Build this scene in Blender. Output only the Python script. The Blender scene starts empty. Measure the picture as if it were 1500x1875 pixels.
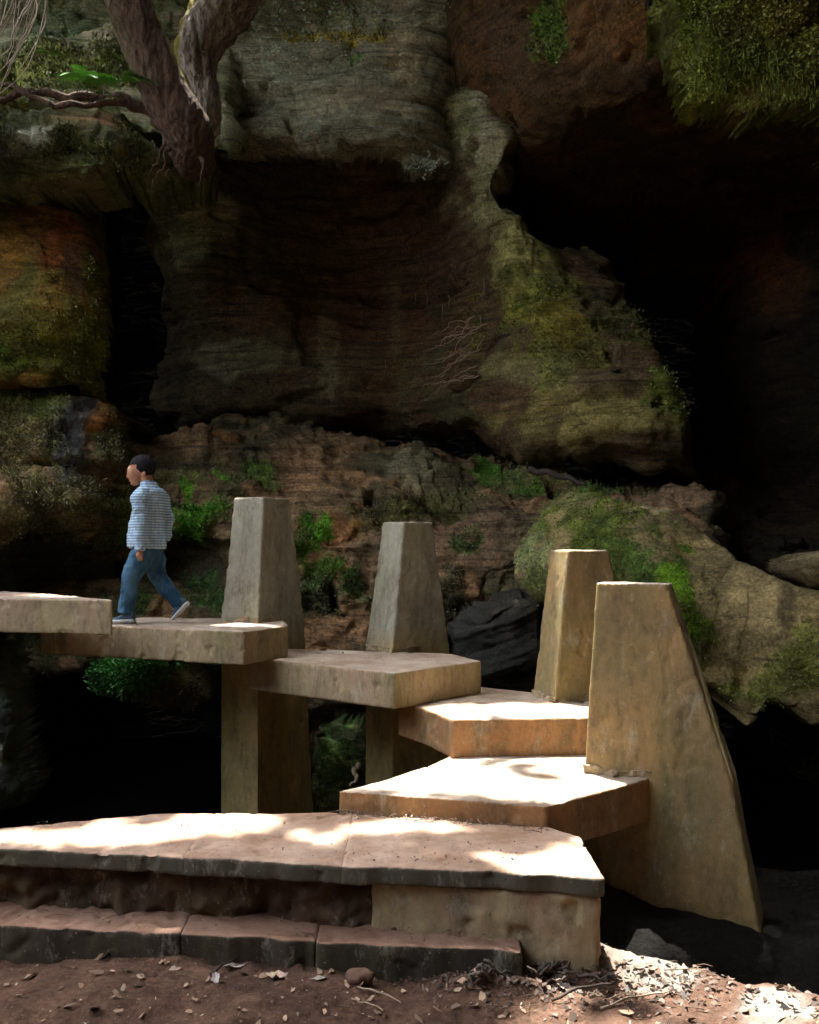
import bpy, bmesh, math, random
import numpy as np
from mathutils import Vector, Matrix
random.seed(5); rng = np.random.default_rng(5)
SC = bpy.context.scene; COL = SC.collection
# ------------------------------------------------------------------ camera, sky, sun, exposure
EYE = 1.8; F = 1800.0; CX = 750.0; HY = 1000.0        # eye height, focal length (px), principal column, horizon row
cam = bpy.data.cameras.new('camera'); camo = bpy.data.objects.new('camera', cam); COL.objects.link(camo)
camo.location = (0, 0, EYE); camo.rotation_euler = (math.radians(90), 0, 0)
cam.sensor_fit = 'VERTICAL'; cam.sensor_height = 36; cam.lens = 36*F/1875
cam.shift_y = (HY-937.5)/1875; cam.clip_end = 300; cam.clip_start = .05
SC.camera = camo
SUN = Vector((-.10, .26, .95)).normalized()           # towards the sun
elev = math.asin(SUN.z); az = math.atan2(SUN.x, SUN.y)
w = bpy.data.worlds.new('World'); SC.world = w; w.use_nodes = True
nt = w.node_tree; bg = nt.nodes['Background']; sk = nt.nodes.new('ShaderNodeTexSky'); sk.sky_type = 'NISHITA'
sk.sun_disc = False; sk.sun_elevation = elev; sk.sun_rotation = az; sk.dust_density = 4; sk.ozone_density = .6; sk.air_density = 1.0
hs = nt.nodes.new('ShaderNodeHueSaturation'); hs.inputs['Saturation'].default_value = .42
nt.links.new(sk.outputs[0], hs.inputs['Color']); nt.links.new(hs.outputs[0], bg.inputs[0]); bg.inputs[1].default_value = .15
sl = bpy.data.lights.new('sun', 'SUN'); sl.energy = 2.0; sl.angle = math.radians(.55); sl.color = (1, .97, .91)
so = bpy.data.objects.new('sun', sl); COL.objects.link(so); so.location = (0, 0, 20)
so.rotation_euler = SUN.to_track_quat('Z', 'Y').to_euler()
SC.view_settings.view_transform = 'Standard'; SC.view_settings.look = 'None'; SC.view_settings.gamma = 1
SC.view_settings.exposure = 3.6

# ------------------------------------------------------------------ numeric helpers
def P(px, py, Y): return Vector(((px-CX)/F*Y, Y, EYE-(py-HY)/F*Y))
def PZ(px, py, z):                                     # the point of a level plane z under that line of sight
    Y = (EYE-z)*F/(py-HY); return ((px-CX)/F*Y, Y)
def _h(ix, iy, iz, s):
    n = (ix.astype(np.int64)*374761393 + iy.astype(np.int64)*668265263 + iz.astype(np.int64)*2147483647 + s*1274126177) & 0xffffffff
    n = ((n ^ (n >> 13))*1274126177) & 0xffffffff
    n = ((n ^ (n >> 15))*2246822519) & 0xffffffff
    return ((n ^ (n >> 16)) & 0xffff)/65535.0
def vn(p, s=0):
    i = np.floor(p).astype(np.int64); f = p-i; f = f*f*(3-2*f); r = 0
    for a in (0, 1):
        for b in (0, 1):
            for c in (0, 1):
                wgt = (f[:, 0] if a else 1-f[:, 0])*(f[:, 1] if b else 1-f[:, 1])*(f[:, 2] if c else 1-f[:, 2])
                r = r + wgt*_h(i[:, 0]+a, i[:, 1]+b, i[:, 2]+c, s)
    return r*2-1
ROT = np.array([[.36, .48, -.8], [-.8, .6, 0], [.48, .64, .6]])
def fbm(p, o=4, s=0, g=.5):
    r = 0; a = 1; t = 0
    for k in range(o):
        r = r + a*vn(p, s+k*17); t += a; a *= g; p = (p@ROT)*2.03+3.7
    return r/t*1.5
def ridge(p, o=3, s=0):
    r = 0; a = 1; t = 0
    for k in range(o):
        r = r + a*(1-np.abs(vn(p, s+k*13))*2); t += a; a *= .5; p = p*2.1+5.1
    return r/t
def sstep(a, b, x):
    t = np.clip((x-a)/(b-a), 0, 1); return t*t*(3-2*t)
def tps(ctrl):                                         # thin-plate interpolation of depth control points
    c = np.array(ctrl, float); x = c[:, :2]/500; n = len(c)
    d = np.linalg.norm(x[:, None]-x[None], axis=2)+1e-9; K = d*d*np.log(d)+np.eye(n)*.004
    A = np.zeros((n+3, n+3)); A[:n, :n] = K; A[:n, n] = 1; A[:n, n+1:] = x; A[n, :n] = 1; A[n+1:, :n] = x.T
    s = np.linalg.solve(A, np.concatenate([c[:, 2], [0, 0, 0]]))
    lo, hi = c[:, 2].min()-.2, c[:, 2].max()+.2
    def f(q):
        q = q/500; r = np.zeros(len(q))
        for k in range(n):
            d = np.linalg.norm(q-x[k], axis=1)+1e-9; r += s[k]*d*d*np.log(d)
        return np.clip(r+s[n]+q@s[n+1:], lo, hi)
    return f
def pdist(q, poly):                                    # signed distance, positive inside
    v = np.array(poly, float); n = len(v); d = np.full(len(q), 1e18); ins = np.zeros(len(q), bool)
    for i in range(n):
        a = v[i]; b = v[(i+1) % n]; e = b-a; wv = q-a
        t = np.clip((wv@e)/(e@e), 0, 1); d = np.minimum(d, ((wv-t[:, None]*e)**2).sum(1))
        c = ((a[1] > q[:, 1]) != (b[1] > q[:, 1])) & (q[:, 0] < (b[0]-a[0])*(q[:, 1]-a[1])/(b[1]-a[1]+1e-12)+a[0])
        ins ^= c
    d = np.sqrt(d); return np.where(ins, d, -d)

# ------------------------------------------------------------------ object helpers
def tag(o, label=None, cat=None, group=None, kind=None):
    if label: o['label'] = label
    if cat: o['category'] = cat
    if group: o['group'] = group
    if kind: o['kind'] = kind
    return o
def empty(name, loc=(0, 0, 0)):
    o = bpy.data.objects.new(name, None); COL.objects.link(o); o.location = loc; o.empty_display_size = .1; return o
def mk(name, V, Fc, mat, parent=None, smooth=True, attrs=None):
    me = bpy.data.meshes.new(name); V = np.asarray(V, float)
    if isinstance(Fc, np.ndarray):
        n = Fc.shape[1]; me.vertices.add(len(V)); me.vertices.foreach_set('co', V.ravel())
        me.loops.add(Fc.size); me.loops.foreach_set('vertex_index', Fc.ravel().astype(np.int32))
        me.polygons.add(len(Fc)); me.polygons.foreach_set('loop_start', np.arange(0, Fc.size, n, dtype=np.int32))
        me.update(calc_edges=True); me.validate()
    else:
        me.from_pydata([tuple(v) for v in V], [], [tuple(f) for f in Fc]); me.update()
    if smooth: me.polygons.foreach_set('use_smooth', np.ones(len(me.polygons), bool))
    for k, a in (attrs or {}).items():
        if a.ndim == 2:
            at = me.attributes.new(k, 'FLOAT_COLOR', 'POINT')
            at.data.foreach_set('color', np.concatenate([a, np.ones((len(a), 1))], 1).ravel().astype(np.float32))
        else:
            at = me.attributes.new(k, 'FLOAT', 'POINT'); at.data.foreach_set('value', a.astype(np.float32))
    me.materials.append(mat)
    o = bpy.data.objects.new(name, me); COL.objects.link(o)
    if parent: o.parent = parent; o.location = -Vector(parent.location)
    return o
def remesh(V, Fc, voxel):                              # voxel-merge overlapping solids into one continuous surface
    me = bpy.data.meshes.new('t'); me.from_pydata([tuple(v) for v in V], [], [tuple(f) for f in Fc])
    bm = bmesh.new(); bm.from_mesh(me); bmesh.ops.recalc_face_normals(bm, faces=bm.faces); bm.to_mesh(me); bm.free()
    o = bpy.data.objects.new('t', me); COL.objects.link(o)
    m = o.modifiers.new('r', 'REMESH'); m.mode = 'VOXEL'; m.voxel_size = voxel
    bpy.context.view_layer.update(); ev = o.evaluated_get(bpy.context.evaluated_depsgraph_get()); m2 = ev.to_mesh()
    n = len(m2.vertices); V2 = np.empty(n*3); m2.vertices.foreach_get('co', V2); V2 = V2.reshape(-1, 3)
    N = np.empty(n*3); m2.vertices.foreach_get('normal', N); N = N.reshape(-1, 3)
    F2 = [tuple(p.vertices) for p in m2.polygons]; ev.to_mesh_clear()
    bpy.data.objects.remove(o); bpy.data.meshes.remove(me)
    q = np.array([f for f in F2 if len(f) == 4])
    return V2, q, N
class Geo:
    def __init__(s): s.V = []; s.F = []
    def add(s, V, Fc):
        b = len(s.V); s.V += [tuple(v) for v in V]; s.F += [tuple(i+b for i in f) for f in Fc]
    def tube(s, pts, rads, n=10, cap=True, flat=None):
        pts = [Vector(p) for p in pts]; rings = []
        a = None
        for i, p in enumerate(pts):
            d = (pts[min(i+1, len(pts)-1)]-pts[max(i-1, 0)]).normalized()
            if a is None: a = d.cross(Vector((0, 1, 0)) if abs(d.y) < .9 else Vector((1, 0, 0))).normalized()
            a = (a-d*a.dot(d)).normalized(); b = d.cross(a)
            r = rads[i]; ra, rb = r if isinstance(r, tuple) else (r, r)
            rings.append([p+a*(ra*math.cos(t))+b*(rb*math.sin(t)) for t in [2*math.pi*k/n for k in range(n)]])
        V = [v for r in rings for v in r]
        Fc = [(i*n+k, i*n+(k+1) % n, (i+1)*n+(k+1) % n, (i+1)*n+k) for i in range(len(pts)-1) for k in range(n)]
        if cap: Fc += [tuple(range(n))[::-1], tuple(range((len(pts)-1)*n, len(pts)*n))]
        s.add(V, Fc)
    def ell(s, c, r, R=None, nu=16, nv=10):
        V = []; Fc = []
        for i in range(nv+1):
            ph = math.pi*i/nv
            for k in range(nu):
                t = 2*math.pi*k/nu; v = Vector((r[0]*math.sin(ph)*math.cos(t), r[1]*math.sin(ph)*math.sin(t), r[2]*math.cos(ph)))
                if R: v = R@v
                V.append(Vector(c)+v)
        for i in range(nv):
            for k in range(nu): Fc.append((i*nu+k, i*nu+(k+1) % nu, (i+1)*nu+(k+1) % nu, (i+1)*nu+k))
        s.add(V, Fc)
    def prism(s, poly, z0, z1):
        n = len(poly); s.add([(x, y, z0) for x, y in poly]+[(x, y, z1) for x, y in poly],
              [tuple(range(n))[::-1], tuple(range(n, 2*n))]+[(i, (i+1) % n, n+(i+1) % n, n+i) for i in range(n)])
def loft(rings):                                       # closed solid through rings of equal count
    n = len(rings[0]); V = [v for r in rings for v in r]
    return V, [(i*n+k, i*n+(k+1) % n, (i+1)*n+(k+1) % n, (i+1)*n+k) for i in range(len(rings)-1) for k in range(n)]+[tuple(range(n))[::-1], tuple(range((len(rings)-1)*n, len(rings)*n))]

# ------------------------------------------------------------------ materials
class M:
    def __init__(s, name, rough=.9, spec=.2):
        s.m = bpy.data.materials.new(name); s.m.use_nodes = True; s.t = s.m.node_tree; s.n = s.t.nodes; s.l = s.t.links
        s.b = s.n['Principled BSDF']; s.b.inputs['Roughness'].default_value = rough; s.b.inputs['Specular IOR Level'].default_value = spec
        s.tc = s.n.new('ShaderNodeTexCoord').outputs['Object']
    def map(s, sc, loc=(0, 0, 0)):
        m = s.n.new('ShaderNodeMapping'); m.inputs['Scale'].default_value = sc; m.inputs['Location'].default_value = loc
        s.l.new(s.tc, m.inputs[0]); return m.outputs[0]
    def noise(s, scale, det=5, rough=.6, sc=(1, 1, 1), dist=0, loc=(0, 0, 0)):
        n = s.n.new('ShaderNodeTexNoise'); n.inputs['Scale'].default_value = scale; n.inputs['Detail'].default_value = det
        n.inputs['Roughness'].default_value = rough; n.inputs['Distortion'].default_value = dist
        s.l.new(s.map(sc, loc), n.inputs['Vector']); return n.outputs['Fac']
    def ramp(s, x, stops):
        r = s.n.new('ShaderNodeValToRGB'); e = r.color_ramp.elements
        while len(e) < len(stops): e.new(.5)
        for k, (p, c) in enumerate(stops):
            e[k].position = p; e[k].color = (c, c, c, 1) if not isinstance(c, tuple) else (*c, 1)
        s.l.new(x, r.inputs[0]); return r.outputs[0]
    def mix(s, f, a, b, mode='MIX'):
        m = s.n.new('ShaderNodeMix'); m.data_type = 'RGBA'; m.blend_type = mode
        for sock, v in ((m.inputs[0], f), (m.inputs[6], a), (m.inputs[7], b)):
            if isinstance(v, (int, float)): sock.default_value = v
            elif isinstance(v, tuple): sock.default_value = (*v, 1)
            else: s.l.new(v, sock)
        return m.outputs[2]
    def math(s, op, a, b=0):
        m = s.n.new('ShaderNodeMath'); m.operation = op
        for k, v in enumerate((a, b)):
            if isinstance(v, (int, float)): m.inputs[k].default_value = v
            else: s.l.new(v, m.inputs[k])
        return m.outputs[0]
    def attr(s, name, out='Color'):
        a = s.n.new('ShaderNodeAttribute'); a.attribute_name = name; return a.outputs[out]
    def normz(s):
        g = s.n.new('ShaderNodeNewGeometry'); x = s.n.new('ShaderNodeSeparateXYZ'); s.l.new(g.outputs['Normal'], x.inputs[0]); return x.outputs[2]
    def bump(s, h, dist, prev=None, strength=1):
        b = s.n.new('ShaderNodeBump'); b.inputs['Distance'].default_value = dist; b.inputs['Strength'].default_value = strength
        s.l.new(h, b.inputs['Height'])
        if prev: s.l.new(prev, b.inputs['Normal'])
        return b.outputs[0]
    def out(s, col=None, nrm=None, rough=None):
        if col is not None:
            if isinstance(col, tuple): s.b.inputs['Base Color'].default_value = (*col, 1)
            else: s.l.new(col, s.b.inputs['Base Color'])
        if nrm is not None: s.l.new(nrm, s.b.inputs['Normal'])
        if rough is not None: s.l.new(rough, s.b.inputs['Roughness'])
        return s.m
def rock_mat(name='rock', bed=1.0):
    m = M(name); c = m.attr('col'); wet = m.attr('wet', 'Fac')
    v = m.ramp(m.noise(5.5, 8, .68, (1, 1, 1.8), .4), [(.28, .55), (.5, .95), (.72, 1.45)])
    c = m.mix(1, c, v, 'MULTIPLY')
    v2 = m.ramp(m.noise(38, 5, .75), [(.32, .5), (.52, 1.0), (.68, 1.65)])
    c = m.mix(1, c, v2, 'MULTIPLY')
    st = m.ramp(m.noise(2.2, 6, .6, (.35, .35, 7), .8), [(.38, .5), (.47, 1.05), (.62, 1.3)])
    c = m.mix(.7*bed, c, st, 'MULTIPLY')
    li = m.ramp(m.noise(17, 6, .8, (1, 1, 1), 0, (9, 3, 1)), [(.62, 0.0), (.70, 1.0)])
    c = m.mix(m.math('MULTIPLY', li, .28), c, (.22, .23, .17))
    cr = m.ramp(m.noise(.9, 5, .55, (.8, .8, 2.6), 1.2, (4, 4, 4)), [(.488, 1.0), (.4985, .55), (.5015, .55), (.512, 1.0)])
    c = m.mix(1, c, cr, 'MULTIPLY')
    n = m.bump(m.noise(3, 8, .65, (.4, .4, 4), .6), .05*bed)
    n = m.bump(cr, .015, n)
    n = m.bump(m.noise(12, 9, .72, (1, 1, 1.5), .3), .06, n)
    n = m.bump(m.noise(75, 4, .75), .01, n)
    r = m.math('SUBTRACT', .92, m.math('MULTIPLY', wet, .78))
    sp = m.math('ADD', .2, m.math('MULTIPLY', wet, .7)); m.l.new(sp, m.b.inputs['Specular IOR Level']); return m.out(c, n, r)
ROCK = rock_mat(); BOULDER = rock_mat('boulder_rock', .15)
def concrete_mat(name, top, side, tint, green=.4, foot=None):
    m = M(name, .88)
    s = m.mix(m.ramp(m.noise(3.5, 6, .65, (1, 1, .35)), [(.35, 0.0), (.62, 1.0)]), side, tint)
    if foot:
        z = m.n.new('ShaderNodeSeparateXYZ'); m.l.new(m.tc, z.inputs[0])
        zz = m.math('ADD', z.outputs[2], m.math('MULTIPLY', m.noise(3, 4, .6), .25)); s = m.mix(m.ramp(m.math('SUBTRACT', zz, foot[0]-.5), [(.5, 1.0), (.72, 0.0)]), s, foot[1])
    s = m.mix(m.math('MULTIPLY', m.ramp(m.noise(5, 7, .72, (1, 1, .3), .5, (2, 7, 0)), [(.5, 0.0), (.66, 1.0)]), .5), s, (.11, .09, .05))
    s = m.mix(m.math('MULTIPLY', m.ramp(m.noise(8, 8, .8, (1, 1, .45), .2, (8, 1, 3)), [(.55, 0.0), (.66, 1.0)]), .5), s, (.52, .48, .38))
    s = m.mix(m.math('MULTIPLY', m.ramp(m.noise(3.1, 5, .65, (1, 1, .3), 0, (5, 2, 0)), [(.46, 0.0), (.66, 1.0)]), green), s, (.17, .18, .06))
    s = m.mix(m.math('MULTIPLY', m.ramp(m.noise(7, 8, .78, (1, 1, .4), .3, (1, 8, 0)), [(.50, 0.0), (.68, 1.0)]), .7), s, (.10, .085, .055))
    t = m.mix(m.ramp(m.noise(3.3, 7, .7), [(.36, 0.0), (.64, 1.0)]), top, (top[0]*.62, top[1]*.52, top[2]*.45))
    t = m.mix(m.math('MULTIPLY', m.ramp(m.noise(26, 6, .8), [(.55, 0.0), (.72, 1.0)]), .5), t, (.10, .07, .05))
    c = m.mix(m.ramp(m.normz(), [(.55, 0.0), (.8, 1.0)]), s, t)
    c = m.mix(.85, c, m.ramp(m.noise(22, 8, .78), [(.3, .72), (.5, .98), (.72, 1.22)]), 'MULTIPLY')
    c = m.mix(m.math('MULTIPLY', m.ramp(m.noise(55, 3, .7, (1, 1, 1), 0, (3, 3, 3)), [(.66, 0.0), (.72, 1.0)]), .6), c, (.5, .47, .36))
    n = m.bump(m.noise(5, 5, .6), .006); n = m.bump(m.noise(70, 5, .75), .0022, n)
    pit = m.ramp(m.noise(34, 2, .5, (1, 1, 1), 0, (7, 1, 2)), [(.22, 0.0), (.30, 1.0)]); n = m.bump(pit, .004, n)
    return m.out(c, n)
TOPC = (.43, .36, .285)
CON = concrete_mat('weathered_concrete', TOPC, (.44, .36, .20), (.38, .26, .17))
CONO = concrete_mat('ochre_bounce_concrete', TOPC, (.40, .21, .09), (.28, .15, .07), .3)  # ochre sides, with warm bounce from the sunlit treads put into the colour
CONG = concrete_mat('grey_concrete', (.40, .36, .28), (.38, .35, .27), (.29, .27, .20), .3, (1.1, (.46, .35, .15)))
CONY = concrete_mat('ochre_pillar_concrete', (.5, .45, .36), (.37, .24, .10), (.24, .18, .09), .45)
def dirt_mat():
    m = M('soil', .95)
    c = m.mix(m.ramp(m.noise(2.6, 7, .7), [(.35, 0.0), (.65, 1.0)]), (.24, .135, .088), (.11, .062, .042))
    c = m.mix(.8, c, m.ramp(m.noise(45, 7, .8), [(.3, .4), (.5, .95), (.72, 1.7)]), 'MULTIPLY')
    c = m.mix(m.math('MULTIPLY', m.ramp(m.noise(90, 2, .6, (1, 1, 1), 0, (3, 1, 0)), [(.69, 0.0), (.73, 1.0)]), .7), c, (.36, .29, .22))
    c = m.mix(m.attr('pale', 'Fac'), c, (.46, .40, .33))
    n = m.bump(m.noise(12, 9, .8), .06); n = m.bump(m.noise(90, 5, .8), .008, n)
    return m.out(c, n)
DIRT = dirt_mat()
def plain(name, col, var=.35, scale=30, rough=.85, bump=.004, spec=.2):
    m = M(name, rough, spec)
    c = m.mix(1, col, m.ramp(m.noise(scale, 5, .7), [(.3, 1-var), (.7, 1+var)]), 'MULTIPLY')
    return m.out(c, m.bump(m.noise(scale*1.5, 5, .7), bump))
def leafmat(name):
    m = M(name, .6, .3); return m.out(m.attr('col'))
LEAF = leafmat('leaf_green'); MOSSM = leafmat('moss_green')
def bark_mat(name, c1, c2):
    m = M(name, .9)
    c = m.mix(m.ramp(m.noise(14, 7, .75, (1, 1, .35), 1.0), [(.38, 0.0), (.58, 1.0)]), c2, c1)
    c = m.mix(m.ramp(m.attr('moss', 'Fac'), [(.3, 0.0), (.7, 1.0)]), c, (.22, .17, .03))
    n = m.bump(m.noise(22, 7, .7, (1, 1, .35), .8), .07); n = m.bump(m.noise(70, 4, .7), .01, n)
    return m.out(c, n)
BARK = bark_mat('brown_bark', (.17, .105, .068), (.045, .027, .017))
BARK2 = bark_mat('grey_bark', (.40, .33, .25), (.12, .09, .065))

# ------------------------------------------------------------------ rock masses
MOSS_PTS = []                                          # (position, normal, colour, size) of moss tufts grown on the rock
def blob_mask(q, b, wob):
    px, py, rx, ry = b[:4]; d = np.sqrt(((q[:, 0]-px)/rx)**2+((q[:, 1]-py)/ry)**2)
    return 1-sstep(.62, 1.15, d+wob*.55)
def mass(name, outline, ctrl, step=4, curl=(45, .7), amp=(.22, .09, .07, .03), edge=9, cols=((.10, .075, .05), (.06, .05, .035), (.13, .09, .06)),
         blobs=(), moss=(), wet=(), seed=0, back=2.0, struct=True, strata=1.0, tilt=0.0, tufts=0, tuftsize=.03, mossauto=None, gain=1.5, rmat=None):
    o = np.array(outline, float); x0, y0 = o.min(0)-step; x1, y1 = o.max(0)+step
    xs = np.arange(x0, x1, step); ys = np.arange(y0, y1, step); nx, ny = len(xs), len(ys)
    gx, gy = np.meshgrid(xs, ys); q = np.stack([gx.ravel(), gy.ravel()], 1)
    q3 = np.concatenate([q/70, np.full((len(q), 1), seed*3.1)], 1)
    d = pdist(q, outline)+edge*fbm(q3, 4, seed)*1.3
    Y = tps(ctrl)(q); dir_ = np.stack([(q[:, 0]-CX)/F, np.ones(len(q)), -(q[:, 1]-HY)/F], 1)
    Pn = dir_*Y[:, None]; Pn[:, 2] += EYE
    t = np.clip(1-d/curl[0], 0, 1.0); Pn[:, 1] += curl[1]*(1-np.sqrt(np.clip(1-t*t, 0, 1)))
    G = Pn.reshape(ny, nx, 3); du = np.gradient(G, axis=1); dv = np.gradient(G, axis=0)
    N = np.cross(du, dv).reshape(-1, 3); N /= np.linalg.norm(N, axis=1)[:, None]+1e-9
    N[N[:, 1] > 0] *= -1
    s = Pn*1.0; ct, st_ = math.cos(tilt), math.sin(tilt)
    zz = s[:, 2]*ct+s[:, 0]*st_
    warp = fbm(s*.5, 3, seed+3)*.5
    sp = np.stack([s[:, 0]*.35, s[:, 1]*.35, zz*3.2+warp*2], 1)
    sp2 = np.stack([s[:, 0]*.8, s[:, 1]*.8, zz*9+warp*4], 1)
    disp = amp[0]*fbm(s*.75, 3, seed+1)+amp[1]*fbm(s*2.4, 4, seed+2)+strata*(amp[2]*fbm(sp, 3, seed+4)+amp[3]*fbm(sp2, 3, seed+5))
    cr = ridge(s*np.array([.9, .9, 1.5])+warp[:, None]*.6, 2, seed+6); disp -= .22*sstep(.80, .97, cr)*amp[1]/.09
    blocky = vn(s*1.4+fbm(s*2, 2, seed)[:, None]*.3, seed+7); disp += .07*np.round(blocky*2.5)/2.5*amp[1]/.09
    disp += .025*fbm(s*9, 4, seed+8)*amp[1]/.09
    Pn = Pn+N*disp[:, None]
    # albedo regions, some with recess shade or lit rock put into the colour
    n1 = fbm(s*1.1, 4, seed+20); n2 = fbm(s*2.7, 4, seed+21)
    c = np.array(cols[0])[None]*np.ones((len(q), 1))
    k = sstep(-.1, .35, n1)[:, None]; c = c*(1-k)+np.array(cols[1])*k
    k = sstep(.0, .4, n2)[:, None]; c = c*(1-k)+np.array(cols[2])*k
    wob = fbm(s*3.2, 4, seed+22)
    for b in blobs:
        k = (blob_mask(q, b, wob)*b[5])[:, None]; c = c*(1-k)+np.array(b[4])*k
    mo = np.zeros(len(q)); fine = fbm(s*9, 3, seed+23); fine2 = fbm(s*6, 3, seed+24); fine3 = fbm(s*4, 3, seed+25)
    for b in moss:
        k = blob_mask(q, b, wob*1.6+fine*1.1)*b[5]; mo = np.maximum(mo, k); k = k[:, None]
        mv = (1+.55*fine2)[:, None]; br_ = sstep(.15, .6, fine3)[:, None]*.6; c = c*(1-k)+(np.array(b[4])*mv*(1-br_)+np.array((.13, .11, .05))*br_)*k
    if mossauto:
        G2 = Pn.reshape(ny, nx, 3); N2 = np.cross(np.gradient(G2, axis=1), np.gradient(G2, axis=0)).reshape(-1, 3)
        N2 /= np.linalg.norm(N2, axis=1)[:, None]+1e-9; N2[N2[:, 1] > 0] *= -1
        k = sstep(.15, .6, N2[:, 2]+.5*n2)*mossauto[1]; k = k[:, None]; c = c*(1-k)+np.array(mossauto[0])*k
    wt = np.zeros(len(q))
    for b in wet: wt = np.maximum(wt, blob_mask(q, b, wob)*b[4])
    # faces inside the outline, plus a wall running back from the rim
    idx = np.arange(nx*ny).reshape(ny, nx); ok = (d > -step*.2).reshape(ny, nx)
    cell = ok[:-1, :-1] & ok[1:, :-1] & ok[:-1, 1:] & ok[1:, 1:]
    qd = np.stack([idx[:-1, :-1][cell], idx[1:, :-1][cell], idx[1:, 1:][cell], idx[:-1, 1:][cell]], 1)
    pad = np.pad(cell, 1); rim = []
    for (dy, dx, a, b) in ((-1, 0, (0, 0), (0, 1)), (1, 0, (1, 1), (1, 0)), (0, -1, (1, 0), (0, 0)), (0, 1, (0, 1), (1, 1))):
        nb = pad[1+dy:pad.shape[0]-1+dy, 1+dx:pad.shape[1]-1+dx]; yy, xx = np.nonzero(cell & ~nb)
        rim.append(np.stack([idx[yy+a[0], xx+a[1]], idx[yy+b[0], xx+b[1]]], 1))
    rim = np.concatenate(rim); used = np.unique(rim); mp = np.full(nx*ny, -1); mp[used] = np.arange(len(used))
    extra = []; base = nx*ny; lay = [used]
    for kk, fr in enumerate((.25, .6, 1.0)):
        e = Pn[used].copy(); e[:, 1] += back*fr; ctr = Pn[used].mean(0); e[:, (0, 2)] += (ctr[[0, 2]]-e[:, (0, 2)])*.04*(kk+1); extra.append(e)
    Vall = np.concatenate([Pn]+extra); rows = [qd]; L = len(used)
    for kk in range(3):
        lo = (lambda r: r) if kk == 0 else (lambda r, kk=kk: base+(kk-1)*L+mp[r])
        hi = lambda r, kk=kk: base+kk*L+mp[r]
        rows.append(np.stack([lo(rim[:, 0]), lo(rim[:, 1]), hi(rim[:, 1]), hi(rim[:, 0])], 1))
    Fq = np.concatenate(rows); call = np.concatenate([c]+[c[used]]*3); wall = np.concatenate([wt]+[wt[used]]*3)
    us = np.unique(Fq); rm = np.full(len(Vall), -1); rm[us] = np.arange(len(us))
    ob = mk(name, Vall[us], rm[Fq], rmat or ROCK, attrs={'col': np.clip(call[us]*gain*np.array([1.03, 1.0, .76]), .004, .6), 'wet': wall[us]})
    if tufts:
        cand = np.nonzero((mo > .45) & (d > 2))[0]
        if len(cand):
            pick = rng.choice(cand, min(tufts, len(cand)*6))
            j = rng.normal(0, .012, (len(pick), 3)); MOSS_PTS.append((Pn[pick]+j, N[pick], c[pick], np.full(len(pick), tuftsize)))
    return ob
BR = (.095, .070, .042); GY = (.10, .098, .078); OL = (.10, .10, .035); OR = (.24, .10, .03); GR = (.07, .14, .025); DK = (.035, .03, .024); RD = (.17, .095, .062); LG = (.26, .25, .20)
cliff = []
# far wall with the hollow: Y about 12, its lower right bulges forward and ends in a lip over the ledge
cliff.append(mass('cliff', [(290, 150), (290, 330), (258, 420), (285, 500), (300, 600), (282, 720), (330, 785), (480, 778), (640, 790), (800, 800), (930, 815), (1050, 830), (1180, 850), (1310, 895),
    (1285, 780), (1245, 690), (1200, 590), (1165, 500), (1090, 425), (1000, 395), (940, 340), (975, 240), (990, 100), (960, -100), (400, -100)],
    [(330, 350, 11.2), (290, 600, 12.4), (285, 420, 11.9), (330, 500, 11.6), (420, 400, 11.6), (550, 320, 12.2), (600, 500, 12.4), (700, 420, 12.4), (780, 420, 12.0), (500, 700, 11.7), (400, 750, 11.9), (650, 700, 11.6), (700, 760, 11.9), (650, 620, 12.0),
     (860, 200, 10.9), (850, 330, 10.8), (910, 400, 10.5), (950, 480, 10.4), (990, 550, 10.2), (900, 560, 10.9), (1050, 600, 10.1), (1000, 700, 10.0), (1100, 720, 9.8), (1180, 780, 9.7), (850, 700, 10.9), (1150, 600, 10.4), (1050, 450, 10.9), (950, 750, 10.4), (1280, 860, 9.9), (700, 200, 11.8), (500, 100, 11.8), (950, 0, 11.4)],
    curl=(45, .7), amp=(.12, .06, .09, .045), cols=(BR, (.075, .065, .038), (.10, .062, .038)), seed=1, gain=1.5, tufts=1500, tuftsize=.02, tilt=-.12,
    blobs=[(310, 640, 90, 150, (.035, .03, .022), .85), (450, 560, 190, 230, (.07, .055, .035), .6), (500, 330, 190, 45, (.05, .04, .03), .7), (880, 250, 50, 90, (.33, .31, .24), .8), (865, 170, 35, 40, (.33, .32, .25), .7), (900, 380, 90, 80, (.22, .21, .12), .85), (960, 480, 90, 90, (.25, .235, .10), .9), (1000, 560, 80, 60, (.28, .24, .06), .85), (1040, 590, 40, 40, (.25, .16, .03), .6),  # dark blobs paint shade in the hollow, pale ones the lit ribs
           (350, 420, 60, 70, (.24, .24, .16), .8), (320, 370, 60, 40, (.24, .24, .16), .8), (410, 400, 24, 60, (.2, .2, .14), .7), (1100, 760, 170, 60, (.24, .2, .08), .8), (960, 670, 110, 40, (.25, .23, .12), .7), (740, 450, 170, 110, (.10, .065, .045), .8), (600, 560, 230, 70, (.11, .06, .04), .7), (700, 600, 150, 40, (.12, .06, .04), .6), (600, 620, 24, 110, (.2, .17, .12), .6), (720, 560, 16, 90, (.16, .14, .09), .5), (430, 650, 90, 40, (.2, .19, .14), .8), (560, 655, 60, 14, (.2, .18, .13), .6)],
    moss=[(1230, 700, 55, 90, (.09, .12, .02), .8), (1180, 600, 45, 70, (.09, .11, .02), .6), (1010, 620, 120, 70, (.12, .13, .025), .6), (980, 510, 60, 60, (.10, .12, .025), .6), (850, 210, 25, 60, (.09, .11, .03), .6)]))
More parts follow.
